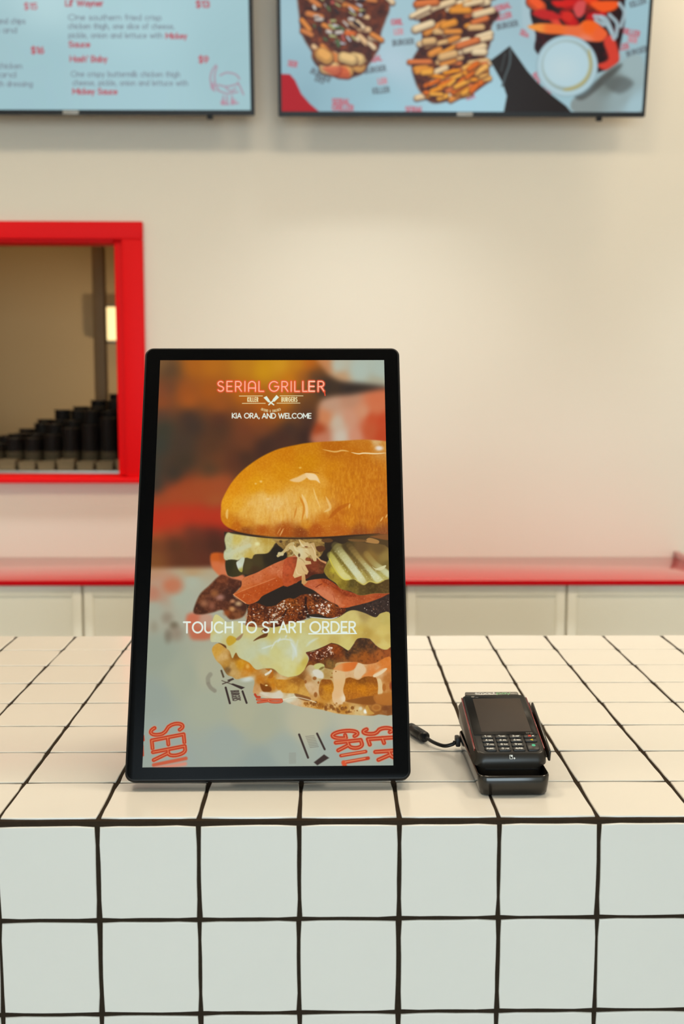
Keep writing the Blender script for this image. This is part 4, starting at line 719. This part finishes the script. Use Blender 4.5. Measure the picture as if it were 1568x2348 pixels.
# ---------------------------------------------------------------- kitchen things seen through the hatch
sh = empty('steel_shelf', (-1.1, 3.44, H + .088 - .03), label='steel bench behind the red framed hatch carrying the black cup stacks', cat='bench')
boxo('top', (-.95, .95, -.26, .62, 0, .03), MT['steel'], sh, .002)
for x in (-.9, .9):
    for y in (-.2, .55): boxo('leg', (x - .02, x + .02, y - .02, y + .02, -(H + .058), -.0005), MT['steel'], sh)
ZS = H + .088
def cup_mesh():
    n = 14; R = [(.0255, 0), (.0330, .034), (.0352, .0342), (.0356, .0368), (.0338, .0372), (.0322, .034), (.0245, .0015)]
    bm = loft([[(r * math.cos(2 * math.pi * k / n), r * math.sin(2 * math.pi * k / n), z) for k in range(n)] for r, z in R], True, True)
    bmesh.ops.recalc_face_normals(bm, faces=bm.faces[:]); me = bpy.data.meshes.new('cup'); bm.to_mesh(me); bm.free(); me.materials.append(MT['cup'])
    me.polygons.foreach_set('use_smooth', [True] * len(me.polygons)); return me
cupm = cup_mesh(); cupk = cupm.copy(); cupk.materials[0] = MT['kraftcup']
ORD = ['first', 'second', 'third', 'fourth', 'fifth', 'sixth', 'seventh', 'eighth', 'ninth', 'tenth']
ROWN = ['front', 'second', 'third', 'back']
for row in range(4):
    for k in range(8):
        x = -.555 - .0745 * k - (.008 if row % 2 else 0); y = 3.335 + .078 * row
        u = (x + 1.10) / .55
        n = int((.055 + .013 * row + (.14 + .025 * row) * u) / .0131) + random.choice((0, 0, 1))
        r = empty('cup_stack', (x + random.uniform(-.002, .002), y, ZS + .0003), label=f'{ORD[k]} stack from the right jamb of nested black cups, {ROWN[row]} row', cat='cup stack', group='stacks of black cups behind the hatch')
        r.rotation_euler = (0, 0, random.random())
        for i in range(max(n, 3)):
            c = bpy.data.objects.new('cup', cupk if i < 2 + (row == 0) else cupm); C.objects.link(c); c.parent = r; c.location = (0, 0, i * .0131)
def carton_mesh():
    R = [(.0305, 0), (.0335, .0205), (.035, .021), (.035, .0235), (.0325, .0235), (.029, .002)]
    bm = loft([[(x, y, z) for x, y in rrect(-r, r, -r * .9, r * .9, .006, 3)] for r, z in R])
    bmesh.ops.recalc_face_normals(bm, faces=bm.faces[:]); me = bpy.data.meshes.new('carton'); bm.to_mesh(me); bm.free(); me.materials.append(MT['kraft']); return me
carm = carton_mesh()
for k in range(8):
    r = empty('tray_stack', (-.552 - .0745 * k, 3.245 + random.uniform(-.003, .003), ZS + .0003), label=f'{ORD[k]} low pile from the right jamb of kraft trays before the black cups', cat='tray stack', group='piles of kraft trays behind the hatch')
    for i in range(2 + (k * 5 % 3 == 0)):
        c = bpy.data.objects.new('tray', carm); C.objects.link(c); c.parent = r; c.location = (0, 0, i * .0074)
kl = empty('wall_lamp', (-.905, 5.20, H + .72), label='small lit lamp box high on the kitchen wall beyond the hatch', cat='lamp')
boxo('casing', (-.095, .08, -.07, -.0005, -.09, .12), MT['steel'], kl, .004); boxo('diffuser', (-.085, .07, -.078, -.0705, -.075, .105), MT['lampglow'], kl, .003)

# ---------------------------------------------------------------- ceiling downlights (warm), added aisle and kitchen fill lights
def downlight(x, y, power, label, rad=.15, col=(1., .85, .64), spread=180):
    r = empty('ceiling_light', (x, y, CE), label=label, cat='ceiling light', group='round lights in the ceiling')
    n = 32; ring = [(rad + .012, 0), (rad + .018, -.006), (rad + .004, -.008), (rad - .001, -.004)]
    smooth(obj('trim_ring', loft([[(q * math.cos(2 * math.pi * k / n), q * math.sin(2 * math.pi * k / n), z) for k in range(n)] for q, z in ring], False, False), MT['ceiling'], r))
    bm = bmesh.new(); disc(bm, 0, 0, -.004, rad - .002, rad - .002, .002, 32); obj('lens', bm, MT['downglow'], r)
    l = bpy.data.lights.new('ceiling_lamp', 'AREA'); l.shape = 'DISK'; l.size = rad * 2 - .01; l.energy = power; l.color = col; l.spread = math.radians(spread)
    o = bpy.data.objects.new('ceiling_lamp', l); C.objects.link(o); o.parent = r; o.location = (0, 0, -.012)
for i, (x, y, p) in enumerate(((-1.5, 2.42, 6), (1.5, 2.42, 6))):
    downlight(x, y, p, f'{ORD[i]} small warm ceiling light from the left along the menu wall')
for i, (x, y, p) in enumerate(((-1.3, .60, 20), (.35, .75, 16.5), (1.9, .60, 22))):
    downlight(x, y, p, f'{ORD[i]} large warm ceiling light from the left above the tiled counter', .34)
for i, x in enumerate((-1.25, .35, 1.95)):  # added fill lights that brighten the lower wall, worktop and doors
    downlight(x, 2.12, 8.5, f'{ORD[i]} added narrow cool white fill light from the left over the aisle before the red worktop', spread=66, col=(.92, .98, 1.0))
kd = bpy.data.lights.new('kitchen_added_spot', 'SPOT'); kd.energy = 80; kd.color = (1., .84, .62); kd.spot_size = math.radians(46); kd.spot_blend = .7; kd.shadow_soft_size = .06  # unseen spot added to throw the slanting light on the kitchen wall
ko = bpy.data.objects.new('kitchen_added_spot', kd); C.objects.link(ko); ko.location = (.35, 4.35, H + .12)
ko.rotation_euler = (Vector((-.78, 5.2, H + .40)) - ko.location).to_track_quat('-Z', 'Y').to_euler()
area('kitchen_fill_light', (-1.2, 4.3, CE - .06), (0, 0, 0), 1.2, .3, 9, (1., .66, .28))  # unseen orange fill added to lift the upper kitchen wall

# ---------------------------------------------------------------- red bench along the menu wall
BZ, BY = H - .200, 2.425
bench = tag(boxo('worktop', (-1.069, 1.476, BY, YW - .001, BZ - .0145, BZ), MT['redtop'], bev=.001), 'long glossy red worktop on cream cabinets under the hatch', 'worktop')
boxo('edge_band', (-1.069, 1.476, BY - .0016, BY - .0001, BZ - .0145, BZ - .0004), MT['edge'], bench)
PW = .516
CAB = ('at the left end of the red worktop', 'left of the kiosk, partly hidden by it', 'straight behind the kiosk', 'just right of the kiosk under the worktop', 'at the right end of the red worktop')
for k in range(2, 7):
    x = -.552 + PW * (k - 3)
    r = empty('base_cabinet', (x, 2.46, 0), label='cream shaker base cabinet ' + CAB[k - 2], cat='cabinet', group='cream base cabinets under the red worktop')
    wd = PW if k < 6 else 1.462 - x
    boxo('body', (.001, wd - .001, .001, YW - 2.462, .10, BZ - .015), MT['joinery'], r); boxo('plinth', (.002, wd - .002, .05, YW - 2.462, 0, .0995), MT['black'], r)
    d = obj('door', None or box(bmesh.new(), .0035, wd - .0035, -.012, .0005, .105, BZ - .0195), MT['joinery'], r)
    st = .033
    for q in ((.0035, st, .105, BZ - .0195), (wd - st, wd - .0035, .105, BZ - .0195), (st, wd - st, BZ - .0195 - .034, BZ - .0195), (st, wd - st, .105, .14)):
        boxo('door_rail', (q[0], q[1], -.0170, -.0121, q[2], q[3]), MT['joinery'], d, .0015)
tag(boxo('red_upstand', (1.477, 1.50, BY + .002, YW - .001, 0, BZ + .022), MT['redtop'], bev=.003), 'red end panel closing the right end of the red worktop', 'panel')

# ---------------------------------------------------------------- wall screens
def tv(name, xl, w, art, corners, label, badge_x, nub_x):
    t = math.radians(9); hh = .705
    r = Vector((1, .0, .0058)).normalized(); u = Vector((0, -math.sin(t), math.cos(t))); n = r.cross(u)
    root = empty(name, M=frame(r, u, n, (xl, 2.73, H + TVZ)), label=label, cat='screen')
    rings = [[(x, y, z) for x, y in rrect(a, w - a, a, hh - a, .004, 3)] for a, z in ((.02, -.045), (.004, -.030), (0, -.026), (0, -.002), (.001, 0))]
    smooth(obj('housing', loft(rings), MT['black'], root))
    m = screen_mat(name + ' picture', flat_art(art, corners, 1280, 720), .92)
    sw = w - .024; sh_ = sw * 9 / 16; bm = bmesh.new(); y0 = .0155
    v = [bm.verts.new(p) for p in ((.012, y0, .0005), (w - .012, y0, .0005), (w - .012, y0 + sh_, .0005), (.012, y0 + sh_, .0005))]; f = bm.faces.new(v)
    uv = bm.loops.layers.uv.new('uv')
    for l, q in zip(f.loops, ((0, 0), (1, 0), (1, 1), (0, 1))): l[uv].uv = q
    obj('picture', bm, m, root)
    boxo('badge', (badge_x - .026, badge_x + .026, .001, .0135, .0002, .0022), MT['silver'], root, .001)
    boxo('sensor', (nub_x - .010, nub_x + .010, -.013, -.0003, -.02, -.006), MT['black'], root, .003)
    boxo('wall_bracket', (w / 2 - .22, w / 2 + .22, .14, .50, -.060, -.0455), MT['steel'], root, .002)
    for x in (w / 2 - .15, w / 2 + .15):
        boxo('bracket_arm', (x - .015, x + .015, .15, .19, -.10, -.0605), MT['steel'], root)
    return root
TVW, TVZ, TVL, TVR = (1.2111, 1.2935, -1.2225, 0.0673)
MENU_C = [(-312.0, -271.9), (565.3, -270.6), (574.4, 249.9), (-259.2, 250.8)]
FOOD_C = [(640.9, -264.7), (1509.8, -263.5), (1472.3, 254.2), (646.2, 255.2)]
tv('menu_screen', TVL, TVW, menu_art(), MENU_C, 'left wall screen with a pale blue text menu in red and grey', .61, 1.064)
tv('food_screen', TVR, TVW, food_art(), FOOD_C, 'right wall screen showing loaded fries, wings and a dip cup', .614, 1.061)

# ---------------------------------------------------------------- tiled service counter
CX0, CX1 = -.70, 1.20
cnt = empty('service_counter', (.25, .4, 0), label='service counter clad in white square tiles with dark grout', cat='counter')
off = Vector((.25, .4, 0))
bm = bmesh.new(); g = .0016
prof = [(-.0066 + g, 0), (-.0066 + g, H - .0062), (-.0030, H - .0019), (.0022, H - g), (.80, H - g), (.80, 0)]
rings = [[(x - off.x, y - off.y, z) for y, z in prof] for x in (CX0, CX1)]
obj('body', loft(rings), MT['grout'], cnt)
def tile_mesh(seed, th=.0052):
    rd = random.Random(seed); hw = .0481; n = 5; out = []
    ph = [rd.random() * 6 for _ in range(4)]
    for s in range(4):
        for i in range(n):
            t = -1 + 2 * i / n; a = hw * .985 if i == 0 else hw
            w = .00028 * math.sin(t * 3 + ph[s]) + rd.uniform(-.00012, .00012)
            p = (t * a, -hw - w) if i else (-a, -a)
            c, sn = ((1, 0), (0, 1), (-1, 0), (0, -1))[s]; out.append((p[0] * c - p[1] * sn, p[0] * sn + p[1] * c))
    sc = lambda k: [(x * k, y * k) for x, y in out]
    rings = [[(x, y, z) for x, y in sc(k)] for k, z in ((1., -th), (1., -.0011), (.9935, -.0003), (.982, 0))]
    bm = loft(rings, False, True); bmesh.ops.recalc_face_normals(bm, faces=bm.faces[:]); me = bpy.data.meshes.new('tile'); bm.to_mesh(me); bm.free(); me.materials.append(MT['tile'])
    me.polygons.foreach_set('use_smooth', [len(p.vertices) == 4 for p in me.polygons]); return me
tiles = [tile_mesh(i) for i in range(10)]
def put_tile(Mx):
    o = bpy.data.objects.new('tile', random.choice(tiles)); C.objects.link(o); o.parent = cnt
    o.matrix_local = Matrix.Translation(-off) @ Mx @ Matrix.Rotation(random.choice((0, 1, 2, 3)) * math.pi / 2, 4, 'Z')
def wob(a=.0016): return Matrix.Rotation(random.gauss(0, a), 4, 'X') @ Matrix.Rotation(random.gauss(0, a), 4, 'Y') @ Matrix.Rotation(random.gauss(0, .002), 4, 'Z')
for k in range(-7, 12):
    for j in range(8):
        put_tile(Matrix.Translation((.1 * k + .05 + random.gauss(0, .0003), .1 * j + .05 + random.gauss(0, .0003), H + random.gauss(0, .00012))) @ wob())
    for v in range(6):
        zc = H - .0537 + .0001 - .1 * v + (.00045 * (k - 2) if v == 0 else .0006 * (k - 2)) * .5
        put_tile(Matrix.Translation((.1 * k + .05 + random.gauss(0, .0004), -.0066, zc)) @ Matrix.Rotation(math.pi / 2, 4, 'X') @ wob())

# ---------------------------------------------------------------- self-order kiosk
yaw, tilt, roll = .00587, .42615, .003
rr = Vector((math.cos(yaw), math.sin(yaw), 0)); bb = Vector((-math.sin(yaw), math.cos(yaw), 0)); uu = Vector((0, 0, math.cos(tilt))) + math.sin(tilt) * bb
R_ = math.cos(roll) * rr + math.sin(roll) * uu; U_ = -math.sin(roll) * rr + math.cos(roll) * uu; N_ = R_.cross(U_)
KM = frame(R_, U_, N_, (.16492, .08171, .02363 + H + .0004))
kio = empty('order_kiosk', (.165, .095, H), label='black upright touch kiosk with a burger picture standing on the tiled counter', cat='kiosk')
KL = kio.matrix_basis.inverted() @ KM
hw, b0, b1, dp = .1525, -.0150, .4928, .0225
rings = [[(x, y, z) for x, y in rrect(-hw + a, hw - a, b0 + a, b1 - a, .0095, 8)] for a, z in ((.010, -dp), (.0035, -dp + .0005), (.0008, -dp + .004), (0, -dp + .007), (0, -.0022), (.0005, -.0008), (.0016, 0))]
smooth(obj('housing', loft(rings), MT['black'], kio, KL), 40)
rings = [[(x, y, z) for x, y in rrect(-hw + a, hw - a, b0 + a, b1 - a, .008, 8)] for a, z in ((.0024, -.0006), (.0024, .0003), (.0028, .0005))]
smooth(obj('bezel_glass', loft(rings), MT['bezel'], kio, KL), 40)
KW, KH = .2677, .2677 * 16 / 9
bm = bmesh.new(); v = [bm.verts.new(p) for p in ((-KW / 2, 0, .0007), (KW / 2, 0, .0007), (KW / 2, KH, .0007), (-KW / 2, KH, .0007))]; f = bm.faces.new(v); uv = bm.loops.layers.uv.new('uv')
for l, q in zip(f.loops, ((0, 0), (1, 0), (1, 1), (0, 1))): l[uv].uv = q
obj('screen', bm, screen_mat('kiosk picture', flat_art(kiosk_art(), [(363.5, 828.4), (877.5, 826.4), (901.2, 1754), (326.6, 1762.4)], 1080, 1920), .97, .35), kio, KL)
# rear prop: a hinged plate from the back of the panel to a foot on the counter
rear = KM @ Vector((0, .30, -dp)); ft = Vector((.165, .345, H + .004))
d = (rear - ft); L = d.length; d.normalize(); xn = Vector((1, 0, 0)); zn = xn.cross(d)
boxo('prop_leg', (-.06, .06, .004, L - .002, -.003, .003), MT['black'], kio, .001, kio.matrix_basis.inverted() @ frame(xn, d, zn, ft))
boxo('foot', (-.08, .08, .20, .275, .0004, .0045), MT['black'], kio, .001)
boxo('hinge', (-.05, .05, .285, .315, -dp - .008, -dp - .0003), MT['black'], kio, .001, KL)
boxo('vent_panel', (-.09, .09, .36, .46, -dp - .0025, -dp - .0002), MT['matte'], kio, .001, KL)

# ---------------------------------------------------------------- charging dock
dya = .0190
DM = Matrix.Translation((.4232, .1365, H)) @ Matrix.Rotation(dya, 4, 'Z')
dock = empty('charging_dock', M=DM, label='glossy black charging dock lying on the tiles right of the kiosk', cat='dock')
def dr(x, y0, y1, z, r): return [(px, py, z) for px, py in rrect(-x, x, y0, y1, r, 6)]
rings = [dr(.0345, -.0782, .0755, .0004, .009), dr(.0360, -.0802, .0772, .0022, .010), dr(.0374, -.0812, .0782, .012, .0105), dr(.0381, -.0816, .0785, .0200, .011), dr(.0378, -.0806, .0781, .0216, .0108), dr(.0371, -.0795, .0774, .0220, .010), dr(.0366, -.0786, .0766, .0205, .0095), dr(.0360, -.0780, .0760, .0085, .009)]
smooth(obj('tray', loft(rings), MT['gloss'], dock), 50)
for x in (-.026, .026):
    for y in (-.066, .064):
        bm = bmesh.new(); disc(bm, x, y, .00005, .004, .004, .0004, 12); obj('rubber_foot', bm, MT['matte'], dock)
boxo('cable_socket', (-.0430, -.0374, .060, .074, .006, .017), MT['matte'], dock, .0015)

# ---------------------------------------------------------------- card terminal in the dock
ty, tt = .01895, 1.32317
rr = Vector((math.cos(ty), math.sin(ty), 0)); bb = Vector((-math.sin(ty), math.cos(ty), 0)); uu = Vector((0, 0, math.cos(tt))) + math.sin(tt) * bb; nn = rr.cross(uu)
TM = frame(rr, uu, nn, (.42668, .12570, .04680 + H))
term = empty('card_terminal', (.4215, .135, H + .0095), label='black card payment terminal with keypad resting in the charging dock', cat='card terminal')
TL = term.matrix_basis.inverted() @ TM
TI = TM.inverted(); base_z = H + .0096
def toplane(p, zw):                       # point of the terminal's own space dropped straight down to a level
    w = TM @ Vector(p); w.z = zw; return w
def tring(grow, vfront, n, cx=-.0017):
    return [TM @ Vector((x, y, n)) for x, y in rrect(cx - .0372 - grow, cx + .0372 + grow, -.0420 - vfront, .0810 + grow * .5, (.010, .010, .006, .006), 6)]
def drop(ring, zw, k):
    c = sum(ring, Vector()) / len(ring); out = []
    for p in ring:
        q = c + (p - c) * k; out.append(Vector((q.x, q.y, zw + (p.z - c.z) * .0)))
    return out
r0 = tring(-.0012, -.0008, 0.); r1 = tring(0., .0005, -.0010); r2 = tring(.0012, .0045, -.0062); r3 = tring(.0030, .0054, -.0125, -.0030)
def mixring(a, zf):                       # lower ring: front kept upright, drawn in where the dock's rim takes it
    c = sum(a, Vector()) / len(a); yf = min(p.y for p in a); out = []
    for p in a:
        z = base_z + (p.z - base_z) * zf; k = .855 + .13 * max(0., min(1., (z - H - .0228) / .012))
        out.append(Vector((c.x + (p.x - c.x) * k, yf + .0008 * (1 - zf) + (p.y - yf) * (k - .005), z)))
    return out
rings = [r0, r1, r2, r3] + [mixring(r3, q) for q in (.86, .72, .60, .50, .42, .34, .20, .06, .0)]
Ti = term.matrix_basis.inverted()
smooth(obj('body', loft([[tuple(Ti @ p) for p in r] for r in rings]), MT['terminal'], term), 55)
def tplate(name, x0, x1, y0, y1, n0, n1, r, m, bev=.0004, nseg=5):
    rg = [[(x, y, z) for x, y in rrect(x0 + a, x1 - a, y0 + a, y1 - a, tuple(max(q - a, .0002) for q in r) if isinstance(r, tuple) else max(r - a, .0002), nseg)] for a, z in ((0, n0), (0, n1 - bev), (bev, n1))]
    return smooth(obj(name, loft(rg), m, term, TL), 50)
tplate('front_glass', -.0370, .0336, -.0060, .0800, -.0004, .0007, (.001, .001, .005, .005), MT['darkglass'])
tplate('keypad_plate', -.0366, .0332, -.0412, -.0062, -.0004, .0003, (.009, .009, .001, .001), MT['matte'])
tplate('display', -.02775, .02775, .0002, .0716, .0005, .0009, .0004, MT['lcd'], .0001)
tplate('paper_cover', -.0345, .0285, .0815, .0890, -.012, -.0004, .002, MT['cover'])
for s, m in ((-1, MT['redlens']), (1, MT['redlens'])):
    x = -.0017 + s * .0379; boxo('side_strip', (x - .0007, x + .0007, -.030, .0775, -.0044, -.0012), m, term, .0004, TL)
tplate('swipe_rail', .0392, .0418, -.0400, .0620, -.0110, .0010, .0012, MT['gloss'])
boxo('rail_web', (.0358, .0394, -.034, .056, -.0105, -.0085), MT['gloss'], term, 0, TL)
boxo('card_slot', (-.0300, .0272, -.0486, -.0455, -.0170, -.0150), MT['matte'], term, .0002, TL)
def legend(key, s, x, y, size, w, z, m, xw=None, name='legend'):
    return obj(name, ribbon_text(s, x, y, size, w, z, xw=xw), m, key)
keys = [(0, 0, '1', 'QZ.'), (0, 1, '2', 'ABC'), (0, 2, '3', 'DEF'), (1, 0, '4', 'GHI'), (1, 1, '5', 'JKL'), (1, 2, '6', 'MNO'), (2, 0, '7', 'PRS'), (2, 1, '8', 'TUV'), (2, 2, '9', 'WXY'), (3, 0, '', 'FUNC'), (3, 1, '0', ',*#'), (3, 2, '', 'ALPHA'), (0, 3, 'x', ''), (1, 3, '<', ''), (2, 3, 'o', '')]
KX = ((-.0299, -.0170), (-.0146, -.0013), (.0009, .0143), (.0170, .0303)); KV = ((-.0143, -.0085), (-.0221, -.0163), (-.0307, -.0245), (-.0388, -.0327))
for row, col, a, b in keys:
    x0, x1 = KX[col]; y0, y1 = KV[row]
    if a == 'o': y0 = KV[3][0]
    rad = [.0014] * 4
    if (row, col) == (3, 0): rad[0] = .0045
    if a == 'o': rad[1] = .0045
    k = tplate('key', x0, x1, y0, y1, .0002, .0024, tuple(rad), MT['key'], .0006, 4)
    zt = .00242; ym = (y0 + y1) / 2
    if a == 'x':
        bm = bmesh.new(); 
        obj('legend', ribbon_text('X', .0222, ym - .0012, .0027, .0009, zt, xw=.0026), MT['redprint'], k); bm = disc(bmesh.new(), .0271, ym, zt, .0010, .0009, .0001); obj('legend', bm, MT['white'], k)
    elif a == '<':
        obj('legend', ribbon_text('V', 0, 0, .0022, .0009, 0, xw=.0022), MT['yellow'], k, Matrix.Translation((.0232, ym + .0011, zt)) @ Matrix.Rotation(-math.pi / 2, 4, 'Z'))
    elif a == 'o':
        obj('legend', disc(bmesh.new(), .0243, -.0300, zt, .0020, .0022, .0001, 20), MT['green'], k)
    elif a == '':
        legend(k, b, (x0 + x1) / 2 - .0038, ym - .0011, .0023, .00055, zt, MT['white'], .0076)
    else:
        legend(k, a, x0 + .0036, ym - .0013, .0028, .0006, zt, MT['white'], .0014 if a == '1' else .0020)
        legend(k, b, x0 + .0068, ym - .0012, .0019, .00042, zt, MT['white'], .0042 if len(b) < 4 else .005)
obj('model_print', ribbon_text('S920', .0212, -.0042, .0024, .0004, .00072, xw=.0070), MT['greyprint'], term, TL)
obj('cover_print', ribbon_text('smart', -.0228, .0832, .0052, .0009, -.00035, xw=.0235, tr=.22), MT['white'], term, TL)
obj('cover_print', ribbon_text('pay', .0028, .0832, .0052, .0009, -.00035, xw=.0160, tr=.22), MT['pgreen'], term, TL)
bm = disc(bmesh.new(), -.0268, .0758, .00072, .0022, .0014, .00008, 14); obj('maker_mark', bm, MT['greyprint'], term, TL)
obj('maker_mark', box(bmesh.new(), -.0240, -.0206, .0744, .0751, .0007, .0008), MT['greyprint'], term, TL)
# card pictogram on the sloping front lip
lipM = TL @ Matrix.Translation((0, -.0445, -.0031)) @ Matrix.Rotation(math.radians(52), 4, 'X')
bm = bmesh.new()
for q in ((-.0042, -.0037, -.002, .0024), (-.0012, -.0007, -.002, .0024), (-.0042, -.0007, -.002, -.0015), (-.0042, -.0007, .0019, .0024), (-.0028, -.0012, .0004, .0019)): box(bm, q[0], q[1], q[2], q[3], .0010, .0011)
disc(bm, .0010, -.0012, .0010, .0011, .0012, .0001, 4); obj('card_symbol', bm, MT['white'], term, lipM)

# ---------------------------------------------------------------- cable with its ferrite bead
cab_ = empty('charger_cable', (.34, .245, H), label='black cable with ferrite bead running from behind the kiosk to the dock', cat='cable')
cp = [(.262, .300, .0028), (.290, .306, .0035), (.318, .292, .0064), (.334, .262, .0072), (.345, .233, .0072), (.354, .214, .0060), (.366, .203, .0050), (.376, .2005, .0080), (.3783, .2000, .0110)]
smooth(obj('lead', tube([Vector(p) + Vector((-.34, -.245, .0004)) for p in cp], .0022), MT['cable'], cab_), 60)
a, b = Vector((.3305, .2680, .0070)), Vector((.3465, .2290, .0072)); d = (b - a); L = d.length; d.normalize(); x_ = d.cross(Vector((0, 0, 1))).normalized()
rg = [[tuple(a + d * (t * L) + q * (math.cos(2 * math.pi * k / 20) * x_ + math.sin(2 * math.pi * k / 20) * x_.cross(d)) - Vector((.34, .245, 0))) for k in range(20)] for t, q in ((0, .0030), (.0, .0050), (.04, .0064), (.14, .0066), (.16, .0060), (.2, .0060), (.22, .0066), (.78, .0066), (.80, .0060), (.84, .0060), (.86, .0066), (.96, .0064), (1, .0050), (1, .0030))]
smooth(obj('ferrite_bead', loft(rg), MT['cable'], cab_), 50)
